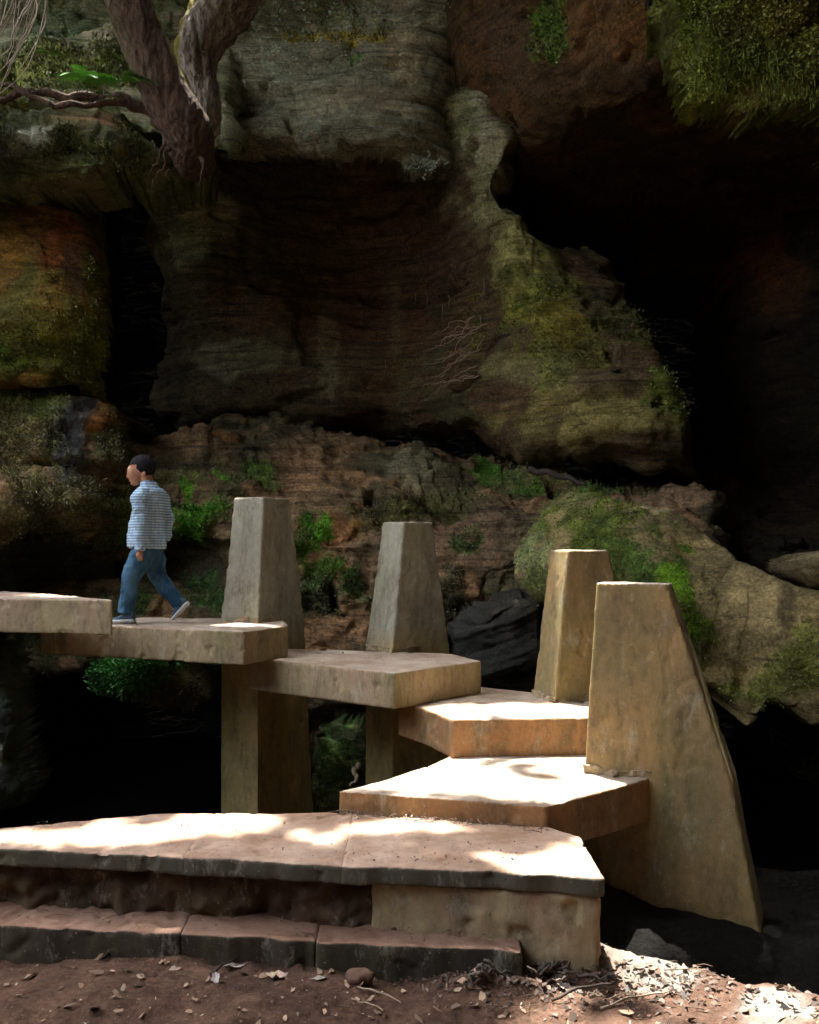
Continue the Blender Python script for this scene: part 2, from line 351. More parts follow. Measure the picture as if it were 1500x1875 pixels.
# upper wall above the hollow with level bedding
cliff.append(mass('cliff', [(370, -160), (372, 150), (380, 262), (470, 268), (560, 262), (660, 268), (722, 280), (752, 300), (800, 306), (870, 300), (885, 250), (885, 150), (885, 60), (885, -160)],
    [(380, 0, 10.9), (400, 250, 10.7), (550, 150, 10.9), (550, 260, 10.7), (700, 100, 10.8), (720, 270, 10.6), (790, 200, 10.85), (830, 290, 11.1), (880, 200, 11.4), (880, 0, 11.3), (600, 0, 11.1), (830, 0, 11.0), (600, -160, 11.2)],
    curl=(26, .4), back=.5, step=3, amp=(.10, .045, .12, .06), gain=2.5, edge=5, cols=((.12, .115, .095), (.09, .09, .075), (.145, .13, .105)), seed=2, strata=1.2, tufts=500, tuftsize=.025,
    blobs=[(740, 120, 40, 70, (.26, .22, .17), .7), (720, 40, 80, 30, (.16, .15, .12), .5), (500, 130, 40, 40, (.14, .15, .12), .5)], moss=[(590, 62, 110, 14, (.2, .16, .03), .9), (650, 100, 25, 12, (.06, .12, .03), .8), (600, 30, 120, 20, (.1, .12, .06), .5)]))
# brown roof of the right hand cave, coming forward as it rises
cliff.append(mass('cliff', [(838, -200), (828, 60), (845, 130), (905, 180), (940, 260), (965, 330), (1010, 385), (1100, 430), (1180, 500), (1400, 520), (1800, 560), (1800, -200)],
    [(850, 60, 10.6), (900, -150, 9.9), (905, 170, 10.7), (960, 300, 11.2), (975, 200, 10.2), (965, 130, 9.9), (990, 40, 9.6), (1100, 60, 9.0), (1100, 200, 9.7), (1100, 350, 12.4), (1250, 100, 8.5), (1250, 260, 10.6), (1250, 420, 14), (1450, 100, 8.2), (1450, 300, 11), (1450, 500, 14.5), (1750, 100, 7.0), (1750, 500, 13), (1200, -180, 8.0), (1600, -180, 6.8)],
    curl=(30, .8), gain=.95, amp=(.15, .03, .05, .025), cols=((.11, .065, .035), (.07, .05, .03), (.15, .075, .035)), seed=3, tilt=.5, tufts=400,
    blobs=[(1090, 40, 160, 70, (.18, .095, .04), .6), (1200, 60, 90, 60, (.2, .09, .03), .6), (920, 60, 50, 60, (.10, .065, .05), .6)], moss=[(1000, 30, 24, 60, (.09, .16, .03), .9), (975, 60, 12, 45, (.1, .17, .03), .9)]))
# right hand cave wall, deep inside
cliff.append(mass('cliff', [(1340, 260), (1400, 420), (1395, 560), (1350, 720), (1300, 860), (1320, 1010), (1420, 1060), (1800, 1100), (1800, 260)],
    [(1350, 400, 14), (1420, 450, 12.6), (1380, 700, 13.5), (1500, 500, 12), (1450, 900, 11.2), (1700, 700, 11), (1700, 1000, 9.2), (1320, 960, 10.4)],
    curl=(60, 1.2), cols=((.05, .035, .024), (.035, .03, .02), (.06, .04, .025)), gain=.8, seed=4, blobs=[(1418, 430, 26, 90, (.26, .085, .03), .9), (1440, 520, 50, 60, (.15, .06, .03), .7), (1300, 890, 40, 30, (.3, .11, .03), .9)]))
# mossy lip hanging over the cave mouth
cliff.append(mass('cliff', [(1215, -200), (1228, 20), (1240, 130), (1262, 168), (1300, 165), (1345, 195), (1390, 200), (1420, 178), (1500, 182), (1800, 230), (1800, -200)],
    [(1225, 0, 7.4), (1250, 150, 7.4), (1350, 60, 7.0), (1350, 190, 7.3), (1500, 60, 6.6), (1500, 180, 6.9), (1750, 100, 6.0), (1300, -180, 6.7), (1700, -180, 5.7)],
    curl=(16, .2), amp=(.16, .08, .05, .03), seed=5, edge=8, back=.4, cols=((.075, .085, .02), (.05, .045, .02), (.10, .085, .02)), strata=1.4, tilt=.1, gain=1.1, tufts=6000, tuftsize=.02,
    moss=[(1330, 60, 110, 130, (.13, .17, .02), .75), (1460, 100, 120, 60, (.10, .13, .02), .6), (1260, 130, 50, 60, (.15, .17, .03), .8), (1450, 20, 120, 60, (.13, .11, .02), .6)]))
# slope behind the trees at top left
cliff.append(mass('cliff', [(-300, -220), (-300, 230), (420, 250), (430, 100), (520, -220)],
    [(-200, 200, 9.6), (100, 190, 9.4), (300, 220, 9.5), (0, 60, 10.4), (200, 60, 10.6), (400, 100, 10.9), (0, -150, 12), (400, -150, 12.2), (450, 0, 11.6)],
    curl=(15, .5), amp=(.2, .10, .05, .03), back=.7, gain=2.3, seed=6, cols=((.12, .12, .085), (.08, .09, .05), (.15, .13, .10)), tufts=1800, tuftsize=.03,
    blobs=[(190, 80, 50, 40, (.2, .17, .14), .6), (120, 30, 60, 40, (.06, .09, .05), .5)], moss=[(50, 150, 160, 30, (.12, .13, .03), .8), (90, 90, 40, 16, (.07, .16, .08), .7), (230, 130, 60, 40, (.10, .12, .03), .6)]))
# left ledge under the trees
cliff.append(mass('cliff', [(-300, 165), (0, 172), (130, 165), (220, 185), (270, 215), (310, 240), (360, 250), (402, 262), (380, 296), (340, 312), (318, 322), (200, 325), (120, 342), (-300, 350)],
    [(-250, 180, 8.4), (0, 180, 8.6), (250, 200, 8.9), (0, 260, 8.3), (200, 260, 8.4), (310, 300, 8.8), (-250, 300, 8.1), (100, 330, 8.7)],
    curl=(28, .6), amp=(.12, .09, .06, .04), seed=7, gain=2.1, back=.8, cols=((.075, .08, .04), (.05, .055, .03), (.09, .08, .045)), tufts=2500, tuftsize=.02,
    blobs=[(50, 250, 55, 26, (.24, .25, .24), .8), (20, 280, 40, 16, (.2, .2, .2), .6), (200, 215, 100, 14, (.12, .06, .035), .8)], moss=[(20, 185, 120, 14, (.13, .12, .02), .8), (180, 270, 130, 40, (.075, .10, .025), .6), (0, 240, 40, 60, (.08, .10, .02), .5)]))
# left ochre buttress below it
cliff.append(mass('cliff', [(-300, 310), (60, 318), (150, 340), (172, 430), (190, 520), (186, 640), (178, 742), (110, 720), (0, 708), (-300, 700)],
    [(-250, 330, 9.0), (0, 330, 9.1), (150, 360, 9.5), (0, 500, 8.6), (100, 500, 8.7), (180, 520, 9.0), (0, 680, 8.6), (120, 650, 8.7), (175, 720, 9.0), (-250, 600, 8.1)],
    curl=(24, .4), back=.5, amp=(.12, .05, .03, .02), seed=8, cols=((.12, .085, .02), (.08, .075, .02), (.15, .085, .022)), tufts=2500, tuftsize=.016,
    blobs=[(120, 430, 50, 70, (.20, .06, .02), .8), (50, 345, 50, 30, (.24, .13, .03), .7), (20, 440, 30, 40, (.22, .11, .02), .6), (140, 480, 24, 60, (.04, .03, .02), .7), (90, 560, 50, 60, (.19, .10, .02), .5)], moss=[(175, 600, 20, 130, (.15, .16, .015), .7), (60, 620, 100, 80, (.11, .12, .02), .6), (20, 660, 30, 40, (.08, .13, .02), .6)]))
# long ledge across the middle
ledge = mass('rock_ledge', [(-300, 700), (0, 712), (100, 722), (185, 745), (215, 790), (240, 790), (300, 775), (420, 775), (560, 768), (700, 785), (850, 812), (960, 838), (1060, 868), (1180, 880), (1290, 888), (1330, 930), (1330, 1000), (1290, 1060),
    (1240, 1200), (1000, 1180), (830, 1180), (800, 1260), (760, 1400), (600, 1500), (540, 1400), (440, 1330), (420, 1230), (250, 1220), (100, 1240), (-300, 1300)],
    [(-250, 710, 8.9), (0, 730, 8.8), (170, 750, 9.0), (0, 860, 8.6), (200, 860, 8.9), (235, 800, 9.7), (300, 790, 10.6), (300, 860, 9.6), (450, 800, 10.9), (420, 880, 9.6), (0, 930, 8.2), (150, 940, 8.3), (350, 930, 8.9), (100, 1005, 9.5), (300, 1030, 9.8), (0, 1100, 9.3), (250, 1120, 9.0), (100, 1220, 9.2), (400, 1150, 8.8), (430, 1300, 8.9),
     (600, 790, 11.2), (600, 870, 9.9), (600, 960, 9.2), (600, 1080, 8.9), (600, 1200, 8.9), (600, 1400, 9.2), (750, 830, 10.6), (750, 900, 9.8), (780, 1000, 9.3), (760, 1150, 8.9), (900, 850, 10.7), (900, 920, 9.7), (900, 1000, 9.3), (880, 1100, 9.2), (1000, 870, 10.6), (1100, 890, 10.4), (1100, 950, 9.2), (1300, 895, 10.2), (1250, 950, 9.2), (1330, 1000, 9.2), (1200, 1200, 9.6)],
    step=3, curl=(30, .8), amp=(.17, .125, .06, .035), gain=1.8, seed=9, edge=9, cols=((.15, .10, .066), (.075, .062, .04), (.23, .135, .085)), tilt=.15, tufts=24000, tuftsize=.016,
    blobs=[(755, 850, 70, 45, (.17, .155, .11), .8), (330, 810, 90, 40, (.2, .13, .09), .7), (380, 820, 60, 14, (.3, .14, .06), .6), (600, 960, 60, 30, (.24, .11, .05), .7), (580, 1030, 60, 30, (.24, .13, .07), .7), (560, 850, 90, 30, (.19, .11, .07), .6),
           (1180, 910, 130, 28, (.22, .14, .10), .9), (850, 980, 120, 70, (.16, .105, .08), .7), (125, 800, 42, 75, (.03, .033, .04), .95), (175, 770, 14, 30, (.3, .12, .03), .8), (560, 1170, 30, 80, (.2, .11, .07), .5), (320, 1030, 110, 60, (.03, .028, .02), .9), (100, 1020, 170, 60, (.028, .03, .018), .9), (760, 1130, 60, 70, (.05, .04, .032), .7), (700, 1040, 40, 70, (.2, .12, .085), .7), (540, 1090, 40, 60, (.06, .05, .04), .6), (520, 1300, 200, 120, (.07, .06, .045), .8), (740, 916, 6, 5, (.5, .13, .04), 1), (655, 944, 9, 6, (.45, .15, .04), 1), (380, 1080, 60, 60, (.07, .06, .05), .6)],  # the darkest dry blobs paint the shade of the undercut and the gaps
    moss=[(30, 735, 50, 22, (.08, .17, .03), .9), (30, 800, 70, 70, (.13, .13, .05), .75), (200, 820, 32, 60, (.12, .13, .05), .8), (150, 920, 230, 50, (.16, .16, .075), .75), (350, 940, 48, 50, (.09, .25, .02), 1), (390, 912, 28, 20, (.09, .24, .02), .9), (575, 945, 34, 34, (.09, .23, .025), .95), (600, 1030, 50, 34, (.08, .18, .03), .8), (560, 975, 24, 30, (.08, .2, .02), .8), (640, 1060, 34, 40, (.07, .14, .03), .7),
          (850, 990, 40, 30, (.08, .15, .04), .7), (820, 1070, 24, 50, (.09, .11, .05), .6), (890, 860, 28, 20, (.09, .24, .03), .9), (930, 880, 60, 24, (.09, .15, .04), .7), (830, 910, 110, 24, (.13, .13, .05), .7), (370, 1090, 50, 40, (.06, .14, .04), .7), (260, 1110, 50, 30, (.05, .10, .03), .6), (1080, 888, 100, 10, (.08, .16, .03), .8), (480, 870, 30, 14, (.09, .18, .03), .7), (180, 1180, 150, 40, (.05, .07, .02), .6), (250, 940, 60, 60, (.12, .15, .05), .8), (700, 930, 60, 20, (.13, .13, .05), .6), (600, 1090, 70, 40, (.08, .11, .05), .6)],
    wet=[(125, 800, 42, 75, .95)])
for o in cliff+[ledge]: tag(o, kind='structure')

def boulder(name, label, outline, ctrl, **k):
    k.setdefault('rmat', BOULDER); o = mass(name, outline, ctrl, **k); tag(o, label, 'boulder'); return o
boulder('boulder', 'huge mossy boulder with bright green streak and tan right face beside the tallest leaning pillar',
    [(948, 1060), (950, 1010), (975, 975), (1005, 915), (1035, 895), (1100, 905), (1160, 918), (1240, 938), (1320, 984), (1400, 1030), (1450, 1054), (1500, 1078), (1800, 1180), (1800, 1380), (1500, 1330), (1450, 1300), (1415, 1290), (1380, 1345), (1350, 1290), (1285, 1255), (1240, 1240), (1150, 1150), (1050, 1110), (990, 1090)],
    [(955, 1040, 8.3), (1020, 920, 8.9), (1020, 1000, 8.0), (1100, 950, 8.1), (1180, 1000, 7.7), (1100, 1080, 8.0), (1250, 980, 8.0), (1250, 1100, 7.4), (1300, 1230, 7.5), (1330, 1030, 7.7), (1380, 1200, 7.3), (1480, 1110, 7.2), (1480, 1260, 7.1), (1700, 1200, 6.9), (1700, 1340, 6.9)],
    curl=(14, .2), amp=(.03, .03, .012, .01), edge=5, seed=11, back=.9, gain=1.75, cols=((.21, .165, .09), (.15, .12, .07), (.27, .205, .11)), tufts=5000, tuftsize=.013, tilt=.9, step=3,
    blobs=[(1380, 1100, 90, 80, (.30, .23, .13), .7), (1350, 1160, 50, 60, (.22, .17, .1), .5), (1440, 1110, 24, 50, (.06, .045, .03), .8), (1200, 935, 70, 10, (.35, .28, .19), .8)],
    moss=[(1090, 960, 150, 75, (.085, .115, .02), .9), (1160, 1050, 110, 80, (.075, .105, .025), .8), (985, 1020, 40, 50, (.17, .2, .10), .8), (1030, 910, 34, 22, (.17, .18, .08), .8), (1180, 1020, 80, 50, (.06, .10, .025), .8), (1240, 1090, 34, 120, (.10, .20, .012), .95), (1270, 1180, 40, 70, (.09, .15, .015), .8), (1330, 1275, 70, 30, (.14, .16, .04), .8), (1420, 1260, 70, 50, (.14, .17, .04), .7), (1480, 1190, 30, 50, (.13, .15, .03), .6), (1060, 1060, 80, 50, (.10, .12, .03), .6)])
boulder('boulder', 'rounded grey brown boulder cut by the right edge of the photo above the mossy one',
    [(1450, 1045), (1462, 1025), (1490, 1014), (1560, 1010), (1600, 1050), (1560, 1085), (1500, 1078), (1465, 1062)], [(1460, 1045, 7.3), (1500, 1030, 7.0), (1580, 1050, 7.0), (1500, 1070, 7.2)],
    curl=(18, .3), amp=(.02, .02, .01, .01), edge=2, seed=12, back=.4, cols=((.20, .165, .11), (.14, .11, .08), (.2, .16, .1)), step=2)
boulder('boulder', 'green topped rock in the dark under the step where the boy walks',
    [(150, 1225), (200, 1205), (300, 1205), (330, 1240), (372, 1282), (365, 1302), (280, 1300), (200, 1280), (160, 1262)], [(180, 1230, 8.4), (260, 1240, 8.0), (350, 1290, 8.2), (250, 1290, 8.3)],
    curl=(20, .5), amp=(.05, .05, .02, .01), edge=5, seed=13, back=.8, cols=((.13, .11, .07), (.10, .09, .06), (.15, .12, .08)), step=2.5, tufts=6000, tuftsize=.02,
    moss=[(220, 1235, 70, 32, (.06, .2, .04), 1), (270, 1215, 50, 20, (.06, .19, .04), 1), (320, 1275, 50, 20, (.12, .13, .05), .6)])
boulder('boulder', 'dark layered boulder between the second pillar and the mossy boulder',
    [(822, 1150), (850, 1120), (920, 1085), (960, 1070), (1010, 1090), (1010, 1290), (900, 1290), (830, 1220)], [(830, 1160, 8.6), (900, 1120, 8.3), (980, 1100, 8.2), (900, 1240, 8.5), (1000, 1250, 8.4)],
    curl=(30, .6), amp=(.06, .05, .06, .04), edge=5, seed=14, back=1, cols=((.045, .043, .04), (.03, .03, .027), (.06, .055, .05)), step=3, tilt=-.4, wet=[(900, 1180, 100, 100, .45)])
boulder('boulder', 'wet green rock low at the left edge of the photo',
    [(-120, 1180), (-10, 1200), (10, 1290), (30, 1380), (46, 1440), (30, 1490), (-120, 1520)], [(-100, 1300, 6.4), (0, 1250, 6.8), (10, 1400, 6.5), (35, 1450, 6.6)],
    curl=(18, .4), amp=(.05, .04, .02, .02), edge=4, seed=15, back=.2, cols=((.035, .05, .03), (.045, .055, .03), (.07, .085, .075)), step=3, wet=[(0, 1380, 60, 150, .7)], blobs=[(2, 1385, 12, 30, (.5, .52, .52), .9)])
boulder('boulder', 'dim mossy rock seen in the gap between the first and second pillars',
    [(560, 1340), (600, 1325), (660, 1335), (700, 1380), (700, 1520), (560, 1520)], [(600, 1360, 8.0), (640, 1420, 7.8), (600, 1500, 7.8), (680, 1500, 7.9)],
    curl=(24, .5), amp=(.07, .07, .03, .02), edge=5, seed=16, back=.6, cols=((.05, .06, .03), (.035, .04, .03), (.07, .08, .04)), step=3, tufts=800, tuftsize=.010, moss=[(620, 1400, 50, 60, (.05, .11, .03), .8)])

# gorge shell added to shut out sky light: back, floor, sides, roof, far bank
def slabgrid(name, o, u, v, nu, nv, amp, seed, col, n=None):
    o, u, v = map(np.array, (o, u, v)); a, b = np.meshgrid(np.linspace(0, 1, nu), np.linspace(0, 1, nv)); a = a.ravel()[:, None]; b = b.ravel()[:, None]
    V = o+a*u+b*v; N = np.cross(u, v).astype(float); N /= np.linalg.norm(N); V = V+N*(amp*fbm(V*.7, 4, seed)+amp*.3*fbm(V*2.5, 3, seed+1))[:, None]
    idx = np.arange(nu*nv).reshape(nv, nu); Q = np.stack([idx[:-1, :-1].ravel(), idx[:-1, 1:].ravel(), idx[1:, 1:].ravel(), idx[1:, :-1].ravel()], 1)
    c = np.array(col)[None]*(.8+.4*vn(V*1.3, seed)[:, None]*.5+.2)
    return tag(mk(name, V, Q, BOULDER, attrs={'col': np.clip(c, .01, 1), 'wet': np.zeros(len(V))}), kind='structure')
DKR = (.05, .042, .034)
slabgrid('cliff', (-5.6, 10.2, -3), (0, 9.5, 0), (0, 0, 14), 60, 70, .03, 38, (.016, .014, .012))  # added to stop sky leaking in behind; near-black colour for the unlit void
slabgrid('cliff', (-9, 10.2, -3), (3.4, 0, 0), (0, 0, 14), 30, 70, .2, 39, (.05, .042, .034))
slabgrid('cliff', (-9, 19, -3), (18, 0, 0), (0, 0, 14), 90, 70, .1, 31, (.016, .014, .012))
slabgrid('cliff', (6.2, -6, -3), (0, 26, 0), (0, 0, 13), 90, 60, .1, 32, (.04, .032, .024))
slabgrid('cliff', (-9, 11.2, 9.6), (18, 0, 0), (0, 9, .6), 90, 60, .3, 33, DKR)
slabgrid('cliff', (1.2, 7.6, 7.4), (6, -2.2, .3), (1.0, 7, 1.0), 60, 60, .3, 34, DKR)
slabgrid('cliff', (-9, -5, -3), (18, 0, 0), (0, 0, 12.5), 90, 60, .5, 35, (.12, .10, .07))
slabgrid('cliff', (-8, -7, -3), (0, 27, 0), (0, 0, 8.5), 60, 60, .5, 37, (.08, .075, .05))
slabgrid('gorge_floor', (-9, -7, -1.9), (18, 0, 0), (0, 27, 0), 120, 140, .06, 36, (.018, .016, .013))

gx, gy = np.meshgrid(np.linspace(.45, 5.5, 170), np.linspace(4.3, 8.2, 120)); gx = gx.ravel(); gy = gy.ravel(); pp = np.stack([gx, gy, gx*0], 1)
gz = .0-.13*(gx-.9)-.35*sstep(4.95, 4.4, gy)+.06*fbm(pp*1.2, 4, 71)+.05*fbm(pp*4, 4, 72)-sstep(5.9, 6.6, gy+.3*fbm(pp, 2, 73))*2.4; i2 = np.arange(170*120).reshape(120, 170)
tag(mk('rock_shelf', np.stack([gx, gy, gz], 1), np.stack([i2[:-1, :-1].ravel(), i2[:-1, 1:].ravel(), i2[1:, 1:].ravel(), i2[1:, :-1].ravel()], 1), BOULDER, attrs={'col': np.tile(np.array([[.010, .008, .006]]), (len(gx), 1)), 'wet': np.zeros(len(gx))}), kind='structure')  # near-black colour stands in for the shade round the pillar foot
# ------------------------------------------------------------------ soil in front
GZ = .12
def ground_z(x, y):
    p = np.stack([x, y, x*0], 1)
    z = GZ-.03+.05*fbm(p*1.1, 3, 50)+.024*fbm(p*5, 4, 51)+.012*fbm(p*20, 4, 52)
    # the bank ends in a rounded brow and drops into the gorge
    edge = np.where(x < .72, 4.40, 4.40-.10-(x-.72)*.62)+.06*fbm(p*2.3, 3, 53)
    t = np.clip((y-edge+.25)/.25, 0, None)
    z = z-.06*t**2-np.where(y > edge+.1, (y-edge-.1)*3.2, 0)
    # washed out trash and roots heap at the platform corner
    z = z+.05*np.exp(-((x-.33)/.18)**2-((y-3.80)/.06)**2)*(.7+.8*fbm(p*12, 3, 55))
    return z
gx, gy = np.meshgrid(np.linspace(-3.4, 4.0, 470), np.linspace(1.1, 5.2, 330)); gx = gx.ravel(); gy = gy.ravel()
gz = ground_z(gx, gy); idx = np.arange(470*330).reshape(330, 470)
Q = np.stack([idx[:-1, :-1].ravel(), idx[:-1, 1:].ravel(), idx[1:, 1:].ravel(), idx[1:, :-1].ravel()], 1)
pp = np.stack([gx, gy, gx*0], 1); pale = sstep(.70, .95, gx)*sstep(-.15, .2, fbm(pp*3, 4, 60)+.25)*.9  # lighter soil puts the brightness of the sunlit bank into the colour
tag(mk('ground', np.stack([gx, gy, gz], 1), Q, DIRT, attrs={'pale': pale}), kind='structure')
def gz1(x, y): return float(ground_z(np.array([x]), np.array([y]))[0])
for nm, o, u, v in (('ground', (-9, -7, .06), (18, 0, 0), (0, 8.3, 0)),):
    a, b = np.meshgrid(np.linspace(0, 1, 60), np.linspace(0, 1, 30)); V = np.array(o)+a.ravel()[:, None]*np.array(u)+b.ravel()[:, None]*np.array(v)
    V[:, 2] += .03*vn(V*.8, 3); i2 = np.arange(1800).reshape(30, 60)
    tag(mk(nm, V, np.stack([i2[:-1, :-1].ravel(), i2[:-1, 1:].ravel(), i2[1:, 1:].ravel(), i2[1:, :-1].ravel()], 1), DIRT, attrs={'pale': np.zeros(1800)}), kind='structure')

# ------------------------------------------------------------------ concrete steps, pillars and stone platform
T = .22; ZL0, ZS1, ZS2, ZS3, ZS4, ZB = 1.46, 1.24, 1.02, .80, .58, .48
TZ = .208  # landing, tread and soil scaled down about the camera, baked into plain coordinates
def worn(name, V, Fc, mat, voxel=.015, amp=.006, seed=0, parent=None, chip=.012):
    V2, q, N = remesh(V, Fc, voxel)
    V2 = V2+N*(amp*fbm(V2*3, 3, seed)+amp*.5*fbm(V2*14, 3, seed+1)-chip*sstep(.45, .75, fbm(V2*9, 3, seed+2)))[:, None]
    return mk(name, V2, q, mat, parent)
def slab(name, poly, ztop, mat, label, seed, th=T+.006):
    g = Geo(); g.prism(poly, ztop-th, ztop); o = worn(name, g.V, g.F, mat, voxel=.012, seed=seed, amp=.004, chip=.009); return tag(o, label, 'step', 'concrete steps of the curved footbridge')
L0 = [PZ(208, 1098, ZL0), (-2.38, 6.8), (-3.1, 7.5), (-4.6, 8.1), (-4.6, 6.95), PZ(0, 1095, ZL0)]
S1 = [PZ(447, 1156, ZS1), PZ(527, 1146, ZS1), (-.98, 7.62), (-2.4, 7.72), (-2.85, 7.6), (-2.67, 7.11), PZ(208, 1146, ZS1)]
S2 = [PZ(458, 1204, ZS2), PZ(723, 1233, ZS2), PZ(882, 1210, ZS2), (.30, 7.12), (-.55, 7.40), PZ(512, 1188, ZS2)]
S3 = [PZ(728, 1283, ZS3), PZ(775, 1296, ZS3), PZ(830, 1317, ZS3), (1.02, 5.74), (1.35, 5.80), (1.25, 6.45), (.95, 6.62), (.50, 7.02), (.1, 6.95)]
S4 = [PZ(618, 1448, ZS4), PZ(1000, 1476, ZS4), PZ(1188, 1426, ZS4), (1.35, 5.5), (1.10, 5.95), (.4, 6.1), (.27, 5.80), (.1, 5.45), (-.12, 5.13)]
slab('concrete_step', L0, ZL0, CON, 'highest concrete step, cut by the left edge of the photo, rust streak on its front', 101)
slab('concrete_step', S1, ZS1, CON, 'long concrete step the boy is walking on', 102)
slab('concrete_step', S2, ZS2, CON, 'concrete step with the second pillar standing on its back edge', 103)
slab('concrete_step', S3, ZS3, CONO, 'concrete step with orange front and a sunlit strip, at the foot of the third pillar', 104)
slab('concrete_step', S4, ZS4, CONO, 'lowest concrete step, mostly sunlit, running under the nearest pillar', 105)
def pillar(name, M0, ang, zslab, ztop, label, mat, w=(.27, .34, .34), L=(.33, .62, 1.05), inn=(.10, 0), zb=-1.9, seed=0, side=1, out_b=None):
    """fin: M0 = inner corner nearest the camera at slab level, ang = outward direction, w/L = width/length at top, slab, foot"""
    a = math.radians(ang); u = Vector((math.cos(a), math.sin(a), 0)); v = Vector((-math.sin(a), math.cos(a), 0)) # v points away from camera side
    rings = []
    c0 = Vector((M0[0], M0[1], 0))+v*(w[1]/2)
    for z, ww, LL, i in ((zb, w[2], L[2], 0), (zslab, w[1], L[1], 0), (ztop, w[0], L[0], inn[0])):
        b = c0+u*i; z_ = Vector((0, 0, z))
        rings.append([b-v*ww/2+z_, b-v*ww/2+u*LL+z_, b+v*ww/2+u*LL+z_, b+v*ww/2+z_])
    V, Fc = loft(rings); o = worn(name, V, Fc, mat, voxel=.013, amp=.0035, seed=seed, chip=.006)
    tag(o, label, 'pillar', 'tapered concrete pillars of the footbridge')
    if seed != 115:
        e = .014; b = c0-u*e; k = Geo(); pl = [b-v*(ww2+e) for ww2 in (w[1]/2,)]+[b-v*(w[1]/2+e)+u*(L[1]*.5), b+v*(w[1]/2+e)+u*(L[1]*.5), b+v*(w[1]/2+e)]
        k.prism([(p.x, p.y) for p in pl], zslab-.01, zslab+.045)
        V2, q, N = remesh(k.V, k.F, .008); V2 = V2+N*(.022*fbm(V2*14, 4, seed)-.012)[:, None]; c = mk('mortar_collar', V2, q, CON, o)
    return o
PG = 'tapered concrete pillars of the footbridge'
pillar('concrete_pillar', PZ(472, 1141, ZS1), 62, ZS1, 2.165, 'tallest looking grey pillar, just right of the boy, on the step he walks on', CONG, L=(.34, .60, .86), seed=111, inn=(.12, 0))
pillar('concrete_pillar', PZ(718, 1196, ZS2), 38, ZS2, 1.98, 'grey tapered pillar standing in the middle, second to the right of the boy', CONG, L=(.27, .55, .80), seed=112, inn=(.14, 0))
pillar('concrete_pillar', PZ(1016, 1287, ZS3), 17, ZS3, 1.775, 'olive stained pillar partly hidden behind the nearest one', CONY, L=(.30, .62, 1.1), seed=113, inn=(.11, 0))
pillar('concrete_pillar', PZ(1070, 1415, ZS4), -21, ZS4, 1.60, 'nearest and broadest ochre pillar with a sunlit top and a long sloping outer edge', CONY, L=(.37, .76, 1.22), seed=114, inn=(.06, 0), w=(.26, .32, .36))
pillar('concrete_pillar', (-3.06, 7.3), 115, ZL0, 1.8-18*7.2/1800, 'pillar whose edge only just shows at the left border of the photo', CONG, L=(.3, .5, .8), seed=115)
# stone platform at the foot of the steps
plat = empty('stone_platform', (-.5, 4.3, GZ)); tag(plat, 'broad flagstone landing with a rubble riser, dappled by sun at the foot of the steps', 'platform')
FR = lambda x: 3.90+(.779-x)*.156                      # front edge line of the landing
def flag(x0, x1, yb0, yb1, seed, z=ZB, name='flagstone', front_only=None, extra=()):
    n = 40; front = []
    for i in range(n+1):
        x = x0+(x1-x0)*i/n; front.append((x, FR(x)+float(fbm(np.array([[x*3, .3, 1.], [x*11, 5., 2.]]), 3, 61)@np.array([.018, .012]))))
    back = [(x1, yb1)]+list(extra)+[(x0, yb0)]
    if front_only: back = [(x1, 4.86), front_only, (-1.95, 4.60), (x0, 4.72)]
    g = Geo(); g.prism(front+back, z-.078, z); return worn(name, g.V, g.F, FLAG, voxel=.011, amp=.006, seed=seed, parent=plat, chip=.012)
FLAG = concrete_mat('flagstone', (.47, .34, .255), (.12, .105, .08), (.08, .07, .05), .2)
g = Geo()
flag(-4.2, -.955, 4.72, 4.83, 121, front_only=(-1.27, 4.85)); flag(-.965, -.275, 4.86, 4.87, 121, ZB+.003); flag(-.285, .779, 4.87, 4.47, 121, ZB, extra=[(.655, 4.60)])
gp = Geo(); gp.prism([(-4.2, 4.72), (-2.3, 4.46), (-.3, 4.16), (.15, 4.12), (.15, 4.7), (-1.2, 4.7), (-2.0, 4.52), (-4.2, 4.8)], -1.9, ZB-.076)
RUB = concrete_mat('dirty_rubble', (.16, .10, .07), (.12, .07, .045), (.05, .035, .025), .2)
V2, q, N = remesh(gp.V, gp.F, .016); V2 += N*(.07*fbm(V2*5, 4, 131)+.035*fbm(V2*16, 4, 132))[:, None]; mk('rubble_riser', V2, q, RUB, plat)
gp = Geo(); gp.prism([(-.17, 4.12), (-.155, FR(-.155)+.06), (.765, FR(.765)+.028), (.72, 4.42), (.1, 4.65)], -1.9, ZB-.076); worn('concrete_pier', gp.V, gp.F, CON, amp=.012, seed=133, parent=plat, chip=.02)
st = empty('stone_tread', (-1, 4.1, GZ)); tag(st, 'low long earthen stone tread along the front of the landing', 'step')
def tread(x0, x1, seed, fr, bk, z):
    n = 40; pts = []
    for i in range(n+1):
        x = x0+(x1-x0)*i/n; pts.append((x, fr(x)+float(fbm(np.array([[x*3, 9.3, 1.], [x*12, 5., 7.]]), 3, 62)@np.array([.016, .012]))))
    gg = Geo(); gg.prism(pts+[(x1, bk(x1)), (x0, bk(x0))], GZ-.10, z); worn('tread_stone', gg.V, gg.F, TRD, voxel=.011, amp=.005, seed=seed, parent=st, chip=.010)
TRD = concrete_mat('shaded_side_tread', (.33, .205, .145), (.06, .045, .035), (.05, .04, .03), .1)  # near-black sides paint the shade of the tread's undercut front
frl = lambda x: 3.943-(x+.11)*.115; bkl = lambda x: 4.235-(x+.11)*.15
tread(-4.2, -.945, 141, frl, lambda x: bkl(x)+.2, TZ); tread(-.95, -.375, 142, frl, lambda x: bkl(x)+.1, TZ-.003); tread(-.378, .45, 143, frl, lambda x: bkl(x)+.02, TZ-.006)

